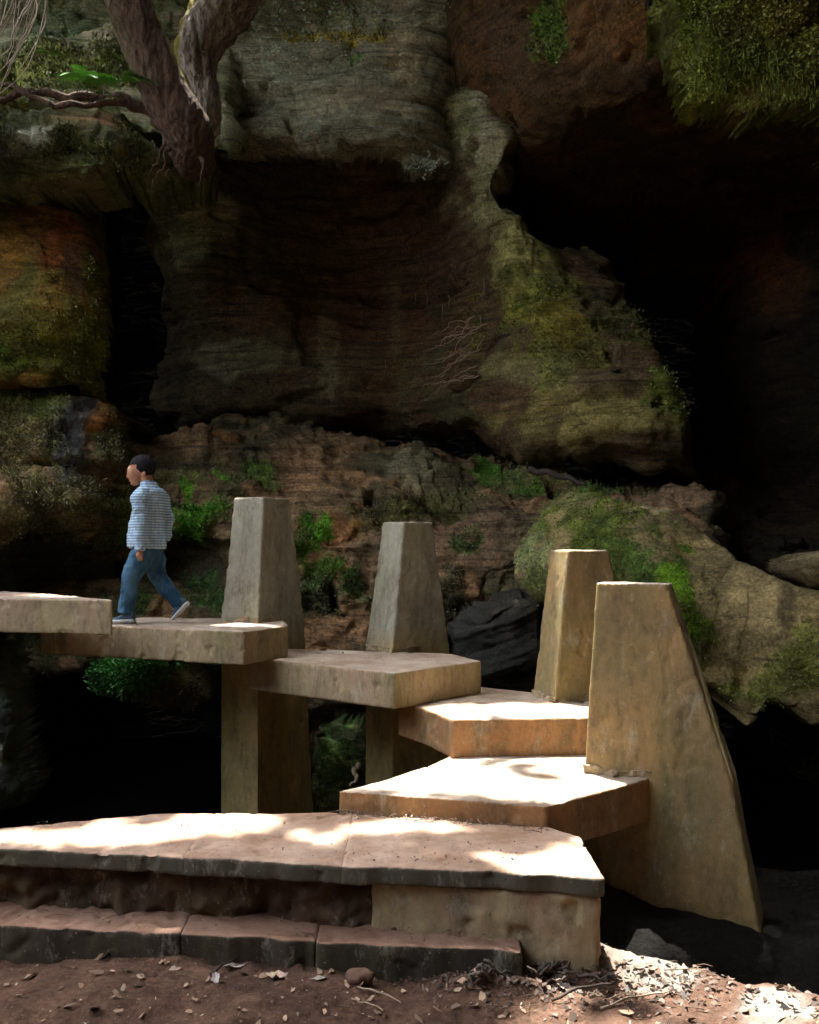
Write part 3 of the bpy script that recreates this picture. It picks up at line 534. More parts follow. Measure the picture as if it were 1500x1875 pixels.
# ------------------------------------------------------------------ tree trunks, roots, shrub, ferns
def limb(g, pts, rads, seg=14, n=18, seed=0, wob=.0):
    pts = [Vector(p) for p in pts]; out = []; rr = []
    for i in range(len(pts)-1):
        p0 = pts[max(i-1, 0)]; p1 = pts[i]; p2 = pts[i+1]; p3 = pts[min(i+2, len(pts)-1)]
        for k in range(seg):
            t = k/seg; c = .5*((2*p1)+(-p0+p2)*t+(2*p0-5*p1+4*p2-p3)*t*t+(-p0+3*p1-3*p2+p3)*t**3)
            if wob: c = c+Vector((math.sin(i*3+t*5+seed), math.cos(i*2+t*4+seed), math.sin(i+t*7+seed)))*wob
            out.append(c); rr.append(rads[i]*(1-t)+rads[i+1]*t)
    out.append(pts[-1]); rr.append(rads[-1]); g.tube(out, rr, n)
def barkobj(name, g, mat, parent, amp, seed, mossdir=None, thr=.5):
    me = bpy.data.meshes.new('t'); me.from_pydata(g.V, [], g.F); me.update(); n = len(g.V)
    N = np.empty(n*3); me.vertices.foreach_get('normal', N); N = N.reshape(-1, 3); V = np.array(g.V); bpy.data.meshes.remove(me)
    s = V*np.array([9, 9, 3.]); V = V+N*(amp*fbm(s, 4, seed)+amp*.5*fbm(V*2.2, 3, seed+3)+amp*.55*fbm(V*np.array([34, 34, 15.]), 4, seed+9)-amp*.6*sstep(.3, .7, ridge(s*.8, 2, seed+1)))[:, None]
    mo = np.zeros(n)
    if mossdir is not None: mo = sstep(thr, thr+.3, N@np.array(mossdir)+.35*fbm(V*4, 3, seed+5))
    return mk(name, V, g.F, mat, parent, attrs={'moss': mo})
t1 = empty('tree', P(330, 290, 8.3)); tag(t1, 'big leaning tree trunk with red brown bark rooted on the left ledge', 'tree')
g = Geo(); limb(g, [P(150, -420, 7.7), P(190, -160, 7.9), P(237, 0, 8.05), P(268, 90, 8.15), P(310, 180, 8.25), P(346, 250, 8.4), P(356, 300, 8.95)], [.17, .18, .185, .19, .20, .215, .17], 50, 110)
barkobj('trunk', g, BARK, t1, .016, 201, (.85, .1, .5), .78)
g = Geo()
limb(g, [P(305, 205, 8.4), P(270, 200, 8.35), P(210, 180, 8.3), P(130, 178, 8.25), P(60, 170, 8.2), P(0, 185, 8.1), P(-80, 240, 8.0)], [.10, .055, .045, .04, .035, .035, .03], 8, 10, 1, .012); barkobj('root', g, BARK, t1, .01, 203)
g = Geo(); limb(g, [P(330, 240, 8.4), P(290, 225, 8.32), P(262, 190, 8.35), P(160, 192, 8.2), P(90, 190, 8.15), P(30, 160, 8.1), P(-60, 150, 8.1)], [.09, .05, .04, .03, .03, .025, .025], 8, 10, 2, .012); barkobj('root', g, BARK, t1, .01, 204)
g = Geo(); r_ = random.Random(77)
for k in range(5):
    x0 = 300+k*16; y0 = 258+k*6; pts = [P(x0, y0, 8.36)]
    for i in range(4): x0 += r_.uniform(-9, 6)-(4 if k < 4 else 0); y0 += r_.uniform(10, 22); pts.append(P(x0, y0, 8.32+.04*i))
    limb(g, pts, [.022, .014, .009, .006, .003], 4, 8, k, .012)
barkobj('root', g, BARK, t1, .008, 207)
t2 = empty('tree', P(380, 220, 8.9)); tag(t2, 'gnarled bent tree trunk with sunlit yellow moss behind the leaning one', 'tree')
g = Geo(); limb(g, [P(560, -260, 8.5), P(480, -110, 8.6), P(412, 5, 8.9), P(366, 80, 8.95), P(368, 130, 8.95), P(380, 175, 8.95), P(386, 215, 8.95), P(386, 255, 9.1)], [.22, .25, .26, .21, .15, .13, .11, .06], 30, 80)
barkobj('trunk', g, BARK2, t2, .03, 205, (-.75, -.2, .6), .55)
# bare shrub at the top left corner
sh = Geo(); r_ = random.Random(3)
for k in range(80):
    a = r_.uniform(-.9, .5); x = r_.uniform(-140, 105); pts = [P(x-40, -90+r_.uniform(-30, 30), 7.9+r_.uniform(-.3, .3))]; dx = r_.uniform(.2, 1.3); y = -90; X = x-40; dep = pts[0].y
    n = r_.randint(5, 8)
    for i in range(n):
        X += dx*r_.uniform(2, 24)*(1-i/n*.9)-i*r_.uniform(2, 7); y += r_.uniform(20, 42); dep += r_.uniform(-.06, .06); pts.append(P(X, y, dep))
    limb(sh, pts, [.008*(1-i/(n+1))+.0016 for i in range(n+1)], 4, 5, k, .004)
tag(mk('shrub', sh.V, sh.F, plain('dry_twig', (.36, .29, .22), .3, 20)), 'tangle of bare pale twigs hanging in at the top left corner', 'shrub')
def fern_geo(base, n, size, seed, droop=.5):
    r = random.Random(seed); V = []; Fc = []; C = []
    for k in range(n):
        a = r.uniform(0, 2*math.pi); L = size*r.uniform(.6, 1.1); d = Vector((math.cos(a), math.sin(a)*.6-.3, r.uniform(.3, .8))).normalized(); p = Vector(base); prev = p.copy()
        g_ = r.uniform(.8, 1.2); m = 14
        for i in range(m):
            d = (d+Vector((0, 0, -droop*.16))).normalized(); p = p+d*(L/m); s = d.cross(Vector((0, 0, 1))).normalized(); wd = L*.26*math.sin(math.pi*(i+1.5)/(m+2))
            for sg in (-1, 1):
                b = len(V); tip = p+s*sg*wd+d*wd*.35+Vector((0, 0, -.15*wd)); V += [p-d*L/m*.35, p+d*L/m*.45, tip]; Fc.append((b, b+1, b+2)); C += [(.11*g_, .26*g_, .04)]*3
            b = len(V); V += [prev-s*.002, prev+s*.002, p+s*.001, p-s*.001]; Fc.append((b, b+1, b+2, b+3)); C += [(.06, .15, .03)]*4; prev = p.copy()
    return V, Fc, np.array(C)
for i, (px, py, Y, n, s, lab) in enumerate([(222, 150, 8.1, 15, .36, 'bright green fern against the foot of the leaning trunk'), (160, 150, 8.1, 13, .30, 'fern fronds on the mossy ledge left of the leaning trunk'), (204, 182, 8.15, 4, .13, 'small fern hanging from the roots below the bright ferns'), (92, 100, 9.2, 6, .16, 'pale fern on the slope behind the bare twigs')]):
    V, Fc, C = fern_geo(P(px, py, Y), n, s, 40+i); tag(mk('fern', V, Fc, LEAF, smooth=False, attrs={'col': C}), lab, 'fern', 'ferns on the upper left ledge')
# leafy sprigs and rootlets on the wall
r_ = random.Random(8); V = []; Fc = []; C = []
for k in range(240):
    cx, cy, sx, sy = r_.choice([(510, 105, 40, 25), (500, 40, 50, 20), (680, 30, 60, 20), (570, 230, 10, 8), (600, 60, 90, 30), (700, 15, 60, 10), (780, 300, 14, 8)])
    p = P(r_.gauss(cx, sx), r_.gauss(cy, sy), 10.45); L = r_.uniform(.05, .14); a = r_.uniform(0, 6.28); d = Vector((math.cos(a), -.4, math.sin(a))).normalized()
    for j in range(6):
        q_ = p+d*L*j/6; e = Vector((r_.uniform(-1, 1), -.3, r_.uniform(-1, 1)))*.028; f = Vector((-e.z, 0, e.x))*.5; b = len(V); V += [q_, q_+e*.5+f*.5, q_+e, q_+e*.5-f*.5]; Fc.append((b, b+1, b+2, b+3)); c = r_.uniform(.8, 1.3); C += [(.2*c, .24*c, .16*c)]*4
tag(mk('lichen_sprigs', V, Fc, LEAF, smooth=False, attrs={'col': np.array(C)}), 'pale grey green lichen sprigs on the upper wall', 'lichen', None, 'stuff')
rt = Geo()
for k in range(15):
    x, y = r_.choice([(880, 560), (870, 590), (860, 600), (860, 640)]); x += r_.uniform(-20, 20); y += r_.uniform(-20, 60); pts = []; Y = 10.45+(880-x)*.004
    for i in range(7):
        pts.append(P(x, y, Y)); x -= r_.uniform(4, 26); y += r_.uniform(0, 16); Y += .06
    limb(rt, pts, [.006*(1-i/8) for i in range(7)], 3, 5, k, .01)
for x, y in ((760, 535), (782, 538), (822, 540), (810, 560), (886, 515), (880, 580), (705, 660)):
    rt.tube([P(x, y, 10.6), P(x+1, y+12, 10.6), P(x-1, y+24, 10.6)], [.004, .003, .0015], 5)
tag(mk('hanging_roots', rt.V, rt.F, plain('rootlet', (.34, .22, .16), .3, 20)), 'tangle of thin reddish roots creeping over the hollow wall', 'roots', None, 'stuff')
# hanging moss strands from the lip
V = []; Fc = []; C = []
for k in range(420):
    px = r_.uniform(1225, 1500); py = {0: 40}.get(0)+0
    edge_y = float(np.interp(px, [1225, 1240, 1262, 1300, 1345, 1390, 1420, 1500], [20, 130, 165, 165, 195, 198, 178, 182])); py = edge_y-abs(r_.gauss(0, 45)); Y = float(np.interp(px, [1225, 1350, 1500], [7.15, 6.95, 6.55]))
    p = P(px, py, Y-.02); L = abs(r_.gauss(.02, .05))*(1.8 if math.sin(px*.13)+math.sin(px*.05)>.3 else .6)+.02; wv = r_.uniform(.002, .006); b = len(V); dx = r_.uniform(-.01, .01)
    V += [p+Vector((-wv, 0, 0)), p+Vector((wv, 0, 0)), p+Vector((dx+wv*.6, .01, -L*.6)), p+Vector((dx*1.5, .0, -L)), p+Vector((dx-wv*.6, -.01, -L*.5))]; Fc.append((b, b+1, b+2, b+3, b+4)); c = r_.uniform(.6, 1.3); C += [(.14*c, .17*c, .025)]*5
tag(mk('hanging_moss', V, Fc, MOSSM, smooth=False, attrs={'col': np.array(C)}), 'yellow green moss hanging from the roof lip at top right', 'moss', None, 'stuff')
# tufts of moss and small leaves on the rocks
Pm = np.concatenate([m[0] for m in MOSS_PTS]); Nm = np.concatenate([m[1] for m in MOSS_PTS]); Cm = np.concatenate([m[2] for m in MOSS_PTS]); Sm = np.concatenate([m[3] for m in MOSS_PTS])
n = len(Pm); K = 3; Pm, Nm, Cm, Sm = (np.repeat(a, K, 0) for a in (Pm, Nm, Cm, Sm)); n *= K
Pm = Pm+rng.normal(0, 1, (n, 3))*Sm[:, None]*.8; D = Nm*1.0+rng.normal(0, .7, (n, 3))+np.array([0, -.2, .25]); D /= np.linalg.norm(D, axis=1)[:, None]; S = np.cross(D, rng.normal(0, 1, (n, 3))); S /= np.linalg.norm(S, axis=1)[:, None]
L = Sm*rng.uniform(.35, 1.9, n); wv = L*.28
V = np.stack([Pm-S*wv[:, None]*.3, Pm+D*L[:, None]*.5-S*wv[:, None], Pm+D*L[:, None], Pm+D*L[:, None]*.5+S*wv[:, None]], 1).reshape(-1, 3)
Cc = np.repeat(Cm*rng.uniform(.45, 1.9, (n, 1)), 4, 0)
tag(mk('moss', V, np.arange(n*4).reshape(-1, 4), MOSSM, smooth=False, attrs={'col': np.clip(Cc, 0, .6)}), 'moss and tiny plants growing over the rocks', 'moss', None, 'stuff')

# ------------------------------------------------------------------ litter: sticks, leaves, stones
def stick(name, a, b, r, lab, mat, bend=.02, grp=None, cat='stick'):
    g = Geo(); a = Vector(a); b = Vector(b); m1 = a.lerp(b, .35)+Vector((0, 0, bend)); m2 = a.lerp(b, .7)+Vector((bend, 0, bend*.4)); limb(g, [a, m1, m2, b], [r, r*.9, r*.7, r*.35], 5, 7, 1, r*.4)
    return tag(mk(name, g.V, g.F, mat), lab, cat, grp)
WOOD = plain('dark_stick', (.06, .045, .035), .3, 25); PALEW = plain('pale_stick', (.35, .27, .19), .3, 25)
stick('stick', P(968, 862, 9.85), P(1076, 890, 9.55), .035, 'dark fallen branch lying on the ledge above the mossy boulder', WOOD, .03)
stick('stick', P(655, 1402, 6.9), P(642, 1440, 6.8), .02, 'grey splinter of driftwood beside the foot of the second pillar', PALEW)
def gp_(px, py):                                        # point on the soil under a line of sight
    x, y = PZ(px, py, GZ-.03)
    for _ in range(4): x, y = PZ(px, py, gz1(x, y))
    return x, y, gz1(x, y)
def gstick(x0, y0, x1, y1, r, lab, mat, bend=.01):
    a = gp_(x0, y0); b = gp_(x1, y1); stick('stick', (a[0], a[1], a[2]+r+.004), (b[0], b[1], b[2]+r+.004), r, lab, mat, bend)
gstick(183, 1762, 238, 1738, .007, 'dark bent twig on the soil left of the upright pale leaf', WOOD)
gstick(385, 1790, 455, 1748, .006, 'thin dark twig running under the ragged white leaf', WOOD)
gstick(655, 1815, 735, 1840, .004, 'thin pale twig lying on bare soil below the brown stone', PALEW)
gstick(655, 1815+25, 702, 1858, .003, 'short straw coloured twig near the bottom edge of the photo', PALEW)
gstick(1010, 1838, 1140, 1800, .006, 'long brown twig across the leaf litter at the platform corner', WOOD, .02)
gstick(1100, 1852, 1240, 1815, .005, 'pale twig on the sunlit bank right of the platform', PALEW, .015)
LEAFP = [(0, -.5), (.12, -.36), (.34, -.34), (.34, -.18), (.44, .02), (.30, .12), (.34, .30), (.18, .30), (.04, .58), (-.12, .34), (-.30, .34), (-.26, .10), (-.42, -.02), (-.32, -.18), (-.30, -.36), (-.10, -.36)]
def leaf_mesh(pos, size, rz, col, curl, seed, tilt=(0, 0)):
    r = random.Random(seed); R = Matrix.Rotation(rz, 3, 'Z')@Matrix.Rotation(tilt[0], 3, 'X')@Matrix.Rotation(tilt[1], 3, 'Y'); V = [Vector(pos)+R@Vector((0, 0, .006))]
    for rr in (.5, 1):
        for x, y in LEAFP:
            x *= r.uniform(.6, 1.2)*.85; y *= r.uniform(.7, 1.2); V.append(Vector(pos)+R@(Vector((x*rr*size, y*rr*size, .008+curl*size*(rr*rr)*(x*x*2.4+.25*y*y*2+.12*math.sin(9*x+7*y))))))
    n = 16; Fc = [(0, 1+i, 1+(i+1) % n) for i in range(n)]+[(1+i, 1+n+i, 1+n+(i+1) % n, 1+(i+1) % n) for i in range(n)]
    return V, Fc, np.array([[c*r.uniform(.85, 1.1) for c in col] for _ in V])
GRP = 'fallen leaves on the ground'
for i, (px, py, s, rz, cl, ti, lab, col) in enumerate([
    (290, 1745, .11, .4, .9, (1.0, .2), 'curled pale leaf standing upright on the soil at left', (.42, .36, .30)), (192, 1733, .075, 1.3, .5, (.1, 0), 'small pale leaf close to the low tread at far left', (.45, .38, .32)),
    (432, 1772, .12, 2.2, .4, (.15, .1), 'ragged whitish leaf in the middle of the bare soil at left', (.55, .47, .40)), (394, 1795, .07, .2, .5, (.3, 0), 'small grey leaf just below the ragged whitish one', (.36, .32, .29)),
    (505, 1793, .125, 1.5, .5, (.2, .2), 'long tan leaf on the soil left of the brown stone', (.50, .38, .28)), (655, 1752, .11, .9, .9, (.5, .3), 'curled greyish leaf right at the foot of the tread', (.33, .27, .25)),
    (322, 1778, .07, 2.6, .3, (0, 0), 'tan leaf fragment between the upright leaf and the ragged one', (.30, .22, .16)), (585, 1795, .06, 1.9, .3, (0, 0), 'dull grey leaf beside the long tan one', (.26, .22, .19)),
    (1440, 1840, .10, .5, .4, (.3, .1), 'big pale leaf on the sunlit bank near the right edge', (.40, .34, .27)), (1030, 1808, .1, .5, .5, (.3, .3), 'pale leaf in the litter below the platform corner', (.45, .36, .3)),
    (1100, 1790, .09, 1.5, .5, (.2, .4), 'leaf leaning on the bottom of the concrete pier', (.42, .33, .27)), (225, 1752, .06, .5, .6, (.4, .3), 'grey leaf scrap left of the upright leaf', (.35, .3, .26))]):
    p = gp_(px, py); V, Fc, C = leaf_mesh(p, s, rz, col, cl, 70+i, ti); tag(mk('fallen_leaf', V, Fc, LEAF, smooth=False, attrs={'col': C}), lab, 'leaf', GRP)
def stone(pos, r, lab, mat, seed, name='stone', flat=.6):
    g = Geo(); g.ell((0, 0, 0), (r, r*.8, r*flat), None, 24, 16); V = np.array(g.V); V = V*(1+.5*fbm(V/r*.9+seed, 2, seed)+.06*fbm(V/r*4, 3, seed))[:, None]+np.array(pos)
    return tag(mk(name, V, g.F, mat), lab, 'stone')
SB = plain('brown_stone', (.13, .075, .05), .35, 30); SG = plain('pale_stone', (.36, .28, .22), .3, 30)
p = gp_(668, 1800); stone((p[0], p[1], p[2]+.022), .066, 'brown fist sized stone half sunk in the soil near the bottom', SB, 6, flat=.7)
p = gp_(568, 1757); stone((p[0], p[1], p[2]+.012), .022, 'small tan pebble at the foot of the tread', SG, 5)
p = gp_(985, 1800); 
# dead root mat at the platform corner
g = Geo(); r_ = random.Random(21)
for k in range(60):
    px = r_.uniform(860, 1040); py = 1745+r_.uniform(0, 45)+abs(px-960)*.1; x, y, z = gp_(px, py); pts = [(x, y, z+.03+r_.uniform(0, .03))]
    for i in range(4):
        x += r_.uniform(-.05, .06); y += r_.uniform(-.03, .03); pts.append((x, y, gz1(x, y)+r_.uniform(0, .05)))
    limb(g, pts, [.006, .007, .006, .004, .002], 3, 5, k, .005)
tag(mk('root_mat', g.V, g.F, plain('dead_root', (.13, .105, .085), .4, 30)), 'frayed mat of dead grey roots at the right end of the tread', 'roots', None, 'stuff')
# loose litter and grit
def litter(name, pts, sizes, cols, lab, cat, flat=.6, seed=0):
    r = np.random.default_rng(seed); n = len(pts); P0 = np.array(pts); S_ = np.array(sizes)[:, None]; ang = r.uniform(0, 6.28, n); til = r.normal(0, .35, (n, 2)); A = np.stack([np.cos(ang), np.sin(ang), til[:, 0]], 1); B = np.stack([-np.sin(ang), np.cos(ang), til[:, 1]], 1)*flat
    flat = r.uniform(.25, .8, (n, 1)); B = B/ .6*flat; k = r.uniform(.45, 1.25, (n, 6, 1)); cs = [(1, 0), (.4, .8), (-.5, .9), (-1, .1), (-.4, -.8), (.6, -.7)]
    V = np.stack([P0+(A*c+B*d)*S_*k[:, i]+np.array([0, 0, 1])*S_*r.uniform(0, .5, (n, 1)) for i, (c, d) in enumerate(cs)], 1).reshape(-1, 3)
    S_ = S_*1.0; C = np.repeat(np.array(cols), 6, 0); tag(mk(name, V, np.arange(n*6).reshape(-1, 6), LEAF, smooth=False, attrs={'col': C}), lab, cat, None, 'stuff')
r = np.random.default_rng(4); pts = []; sz = []; co = []
def addl(px, py, s, c, z=None):
    if z is None: p = gp_(px, py)
    else: x, y = PZ(px, py, z); p = (x, y, z)
    pts.append((p[0], p[1], p[2]+.004)); sz.append(s); co.append(c)
for k in range(1500):
    if k < 420: addl(r.uniform(0, 1100), r.uniform(1735, 1900), r.uniform(.002, .008), np.array((.40, .31, .24))*r.uniform(.3, 1.2))
    elif k < 1050: addl(min(1480, r.normal(1080, 130)), r.normal(1800, 28) if True else 0, r.uniform(.004, .022), np.array((.09, .06, .042))*(r.uniform(.25, 1.6) if r.uniform() < .93 else 3.2))
    elif k < 1300: addl(r.uniform(720, 1000), r.normal(1795, 12), r.uniform(.004, .016), np.array((.12, .085, .065))*r.uniform(.3, 1.7))
    else: addl(r.uniform(1150, 1500), 1755+r.uniform(0, 110), r.uniform(.004, .02), np.array((.12, .08, .06))*r.uniform(.3, 1.6))
for k in range(170):
    addl(r.uniform(0, 1500), r.uniform(1740, 1890), r.uniform(.010, .030), np.array((.26, .17, .11))*r.uniform(.25, 1.7))
for k in range(420): 
    x = r.uniform(-1.8, .72); y = r.uniform(FR(x)+.03, 4.7 if x < -.3 else 4.4); pts.append((x, y, ZB+.006)); sz.append(r.uniform(.002, .009)); co.append(np.array((.10, .065, .045))*r.uniform(.4, 1.5))
for k in range(300):                                     # a drift of needles and leaves against the lowest step
    t = r.uniform(0, 1); x = -.36+t*1.02; y = 4.88-t*.28-abs(r.normal(0, .035))-.01; pts.append((x, y, ZB+.006+r.uniform(0, .012))); sz.append(r.uniform(.002, .011)); co.append(np.array((.10, .06, .04))*r.uniform(.3, 1.8))
for k in range(160): 
    x = r.uniform(-1.8, .42); y = r.uniform(frl(x)+.02, bkl(x)-.05); pts.append((x, y, TZ+.003)); sz.append(r.uniform(.003, .01)); co.append(np.array((.14, .09, .06))*r.uniform(.4, 1.8))
for (a, b, z, m) in ((( .3, 1.0), (5.1, 5.9), ZS4, 60), ((.3, .75), (6.4, 6.9), ZS3, 40), ((-.9, .3), (6.5, 7.3), ZS2, 60), ((-2.2, -1), (6.8, 7.5), ZS1, 40)):
    for k in range(m): pts.append((r.uniform(*a), r.uniform(*b), z+.006)); sz.append(r.uniform(.002, .008)); co.append(np.array((.18, .12, .09))*r.uniform(.3, 1.5))
litter('leaf_litter', pts, sz, co, 'crumbs of dead leaf, bark and grit on the soil and stones', 'litter', seed=2)
g = Geo()
for k in range(90):
    if k < 40: t = r.uniform(0, 1); x = -.36+t*1.0; y = 4.86-t*.28-abs(r.normal(0, .04)); z = ZB+.012
    elif k < 60: x = r.uniform(-1.9, .4); y = frl(x)+r.uniform(.03, .2); z = TZ+.006
    else: x, y, z = gp_(r.uniform(850, 1350), r.uniform(1770, 1860)); z += .015
    a = r.uniform(0, 3.14); L_ = r.uniform(.02, .07); dx, dy = math.cos(a)*L_, math.sin(a)*L_*.5; rr = r.uniform(.001, .0025)
    g.tube([(x-dx, y-dy, z), (x, y, z+r.uniform(0, .012)), (x+dx, y+dy, z)], [rr, rr, rr*.5], 5)
tag(mk('twig_litter', g.V, g.F, plain('twig', (.16, .11, .075), .4, 30)), 'scattered needles and broken twigs on the landing and soil', 'twigs', None, 'stuff')

# ------------------------------------------------------------------ the boy
BY = 7.16
boy = empty('person', P(262, 1140, BY)); tag(boy, 'boy in pale checked shirt and jeans walking left on the long step, head down', 'person')
def B(px, py, dy=0): return P(px, py, BY+dy)
SKIN = plain('skin', (.46, .22, .12), .08, 12, .55, .0005, .35)
g = Geo()
# head, tipped forward, looking left and down
Rh = Matrix.Rotation(math.radians(-14), 3, 'Y')
g.ell(B(260, 856), (.087, .073, .083), Rh, 28, 20)                    # skull
g.ell(B(247, 868), (.052, .060, .075), Rh, 22, 16)                    # face
g.ell(B(249, 882), (.036, .042, .030), Rh, 16, 12)                    # jaw and chin
g.ell(B(244, 886), (.017, .024, .014), None, 12, 8)
g.ell(B(235, 873), (.013, .012, .012), None, 10, 8)                 # nose
g.tube([B(237, 862), B(235, 871)], [.008, .011], 8)
g.ell(B(239, 880), (.010, .018, .007), None, 10, 8)                   # lips
g.ell(B(237.5, 860), (.012, .042, .008), None, 12, 8)                 # brow
for s in (-1, 1): g.ell(B(263, 869, s*.076), (.015, .008, .024), Matrix.Rotation(.3, 3, 'Y'), 12, 10)  # ears
g.tube([B(266, 868), B(270, 884), B(273, 900)], [.045, .043, .055], 16)
# trunk, arms, legs beneath the clothes
g.tube([B(273, 898), B(273, 925), B(270, 965), B(270, 1000)], [(.055, .06), (.065, .085), (.065, .085), (.075, .09)], 18)
LA = [B(256, 908, -.13), B(259, 955, -.15), B(257, 1006, -.16)]; RA = [B(292, 908, .11), B(306, 948, .14), B(300, 990, .12)]
for A in (LA, RA): g.tube(A, [.034, .027, .020], 12)
def hand(w, d, n_, palm, s):
    """w wrist, d pointing direction, n_ direction the palm faces, s side of the thumb"""
    d = Vector(d).normalized(); n_ = Vector(n_).normalized(); sd = d.cross(n_).normalized()*s; w = Vector(w)
    g.tube([w-d*.01, w+d*.02, w+d*palm], [(.016, .014), (.022, .014), (.024, .012)], 12)
    for i, (o_, L_) in enumerate(((.018, .036), (.006, .042), (-.006, .039), (-.017, .030))):
        b_ = w+d*palm+sd*o_; k1 = b_+d*L_*.4+n_*.004; k2 = k1+(d*.8+n_*.6)*L_*.33; k3 = k2+(d*.5+n_*.85)*L_*.27; g.tube([b_-d*.012, b_, k1, k2, k3], [.0065, .0065, .006, .0055, .0045], 8)
    t0 = w+d*.012+sd*.018; g.tube([t0, t0+d*.016+sd*.014+n_*.006, t0+d*.034+sd*.014+n_*.014, t0+d*.046+sd*.008+n_*.02], [.009, .008, .007, .005], 8)
hand(B(257, 1008, -.16), (-.05, -.05, -1), (.35, .9, 0), .042, -1); hand(B(300, 990, .12), (-.1, 0, -1), (-.2, -1, 0), .042, 1)
HAND=0
HL, KL, AL = B(264, 1008, -.055), B(239, 1058, -.06), B(231, 1118, -.05)
HR, KR, AR = B(279, 1008, .055), B(287, 1056, .06), B(331, 1106, .07)
g.tube([HL, KL, AL], [.06, .045, .03], 14); g.tube([HR, KR, AR], [.06, .045, .03], 14)
V2, q, N = remesh(g.V, g.F, .0042); mk('body', V2, q, SKIN, boy)
for s in (-1,):                                        # the eye on the side we see
    e = Geo(); e.ell(B(241, 865.5, s*.034), (.008, .006, .005), None, 12, 8); mk('eye', e.V, e.F, plain('eye', (.02, .015, .012), .1, 30, .3, 0), boy)
g = Geo(); g.ell(B(261.5, 854.5), (.096, .082, .089), Rh, 32, 22); V2, q, N = remesh(g.V, g.F, .005)
# short cropped hair: keep what lies above a line from brow over the ear to the nape
c0 = B(260, 856); q2 = []
for f in q:
    m = V2[list(f)].mean(0); x, z = m[0]-c0.x, m[2]-c0.z
    ok = (z > .018 if x < -.02 else z > -.012-.9*(x+.02)) if x < .03 else z > -.075
    if ok: q2.append(f)
V2 = V2+N*(.003*fbm(V2*90, 3, 5))[:, None]
mk('hair', V2, np.array(q2), plain('black_hair', (.010, .009, .010), .4, 160, .7, .003, .15), boy)
def shirt_mat():
    m = M('checked_shirt', .85)
    def stripes(sc, th, axis):
        w_ = m.n.new('ShaderNodeTexWave'); w_.wave_type = 'BANDS'; w_.bands_direction = axis; w_.inputs['Scale'].default_value = sc; w_.inputs['Distortion'].default_value = .6; w_.inputs['Detail Scale'].default_value = 1.0
        m.l.new(m.tc, w_.inputs['Vector']); return m.ramp(w_.outputs['Fac'], [(th, 0.0), (th+.25, 1.0)])
    c = m.mix(m.math('MULTIPLY', stripes(16, .45, 'Z'), .9), (.52, .66, .76), (.16, .27, .40))
    c = m.mix(m.math('MULTIPLY', stripes(15, .6, 'X'), .35), c, (.22, .34, .46))
    c = m.mix(.4, c, m.ramp(m.noise(14, 4, .6), [(.3, .7), (.7, 1.2)]), 'MULTIPLY')
    return m.out(c, m.bump(m.noise(16, 5, .6, (1, 1, .6), .8), .02))
def ring(c, ax, ay, rot, n=22, wob=0, ph=0):
    return [Vector(c)+Matrix.Rotation(rot, 3, 'Z')@Vector((ax*(1+wob*math.sin(5*t+ph))*math.cos(t), ay*(1+wob*math.sin(4*t+ph))*math.sin(t), 0)) for t in [2*math.pi*k/n for k in range(n)]]
g = Geo(); ro = math.radians(-25)
V, Fc = loft([ring(B(268, 1003), .135, .15, ro, wob=.07), ring(B(269, 990), .132, .148, ro, wob=.06, ph=.5), ring(B(271, 960), .112, .14, ro, wob=.04, ph=1), ring(B(273, 930), .102, .137, ro), ring(B(274, 910), .097, .132, ro), ring(B(274, 899), .085, .115, ro), ring(B(273, 892), .058, .07, ro), ring(B(271, 884), .052, .056, ro)])
g.add(V, Fc)
g.tube([B(259, 903, -.09), B(254, 912, -.135), B(256, 935, -.150), B(259, 958, -.158), B(259, 985, -.163), B(257, 1008, -.163)], [.048, .055, .050, .047, .042, .036], 18)
g.tube([B(288, 903, .06), B(295, 914, .11), B(303, 935, .135), B(309, 952, .145), B(305, 975, .13), B(301, 988, .12)], [.045, .05, .047, .043, .038, .034], 18)
V2, q, N = remesh(g.V, g.F, .006); V2 = V2+N*(.013*fbm(V2*np.array([10, 10, 15.]), 3, 8)+.004*fbm(V2*30, 2, 9))[:, None]; mk('shirt', V2, q, shirt_mat(), boy)
def jeans_mat():
    m = M('denim', .85); c = m.mix(m.ramp(m.noise(9, 5, .6, (1, 1, .5)), [(.38, 0.0), (.62, 1.0)]), (.02, .065, .12), (.08, .18, .27))
    return m.out(c, m.bump(m.noise(22, 5, .6), .012))
g = Geo()
g.add(*loft([ring(B(271, 1014), .095, .115, ro), ring(B(271, 1004), .105, .125, ro), ring(B(271, 990), .10, .12, ro)]))
g.tube([B(267, 1003, -.05), B(257, 1022, -.058), B(245, 1045, -.06), B(239, 1060, -.06), B(237, 1080, -.056), B(233, 1104, -.052), B(231, 1122, -.05)], [.082, .083, .072, .064, .062, .059, .060], 20)
g.tube([B(277, 1003, .05), B(283, 1022, .058), B(287, 1042, .06), B(289, 1056, .06), B(300, 1072, .063), B(316, 1090, .068), B(330, 1106, .07)], [.082, .080, .070, .064, .060, .054, .050], 20)
V2, q, N = remesh(g.V, g.F, .006); V2 = V2+N*(.008*fbm(V2*np.array([10, 10, 20.]), 3, 18))[:, None]; mk('jeans', V2, q, jeans_mat(), boy)
SHW = plain('white_rubber', (.62, .64, .64), .12, 40); SHB = plain('navy_canvas', (.07, .12, .17), .5, 40)
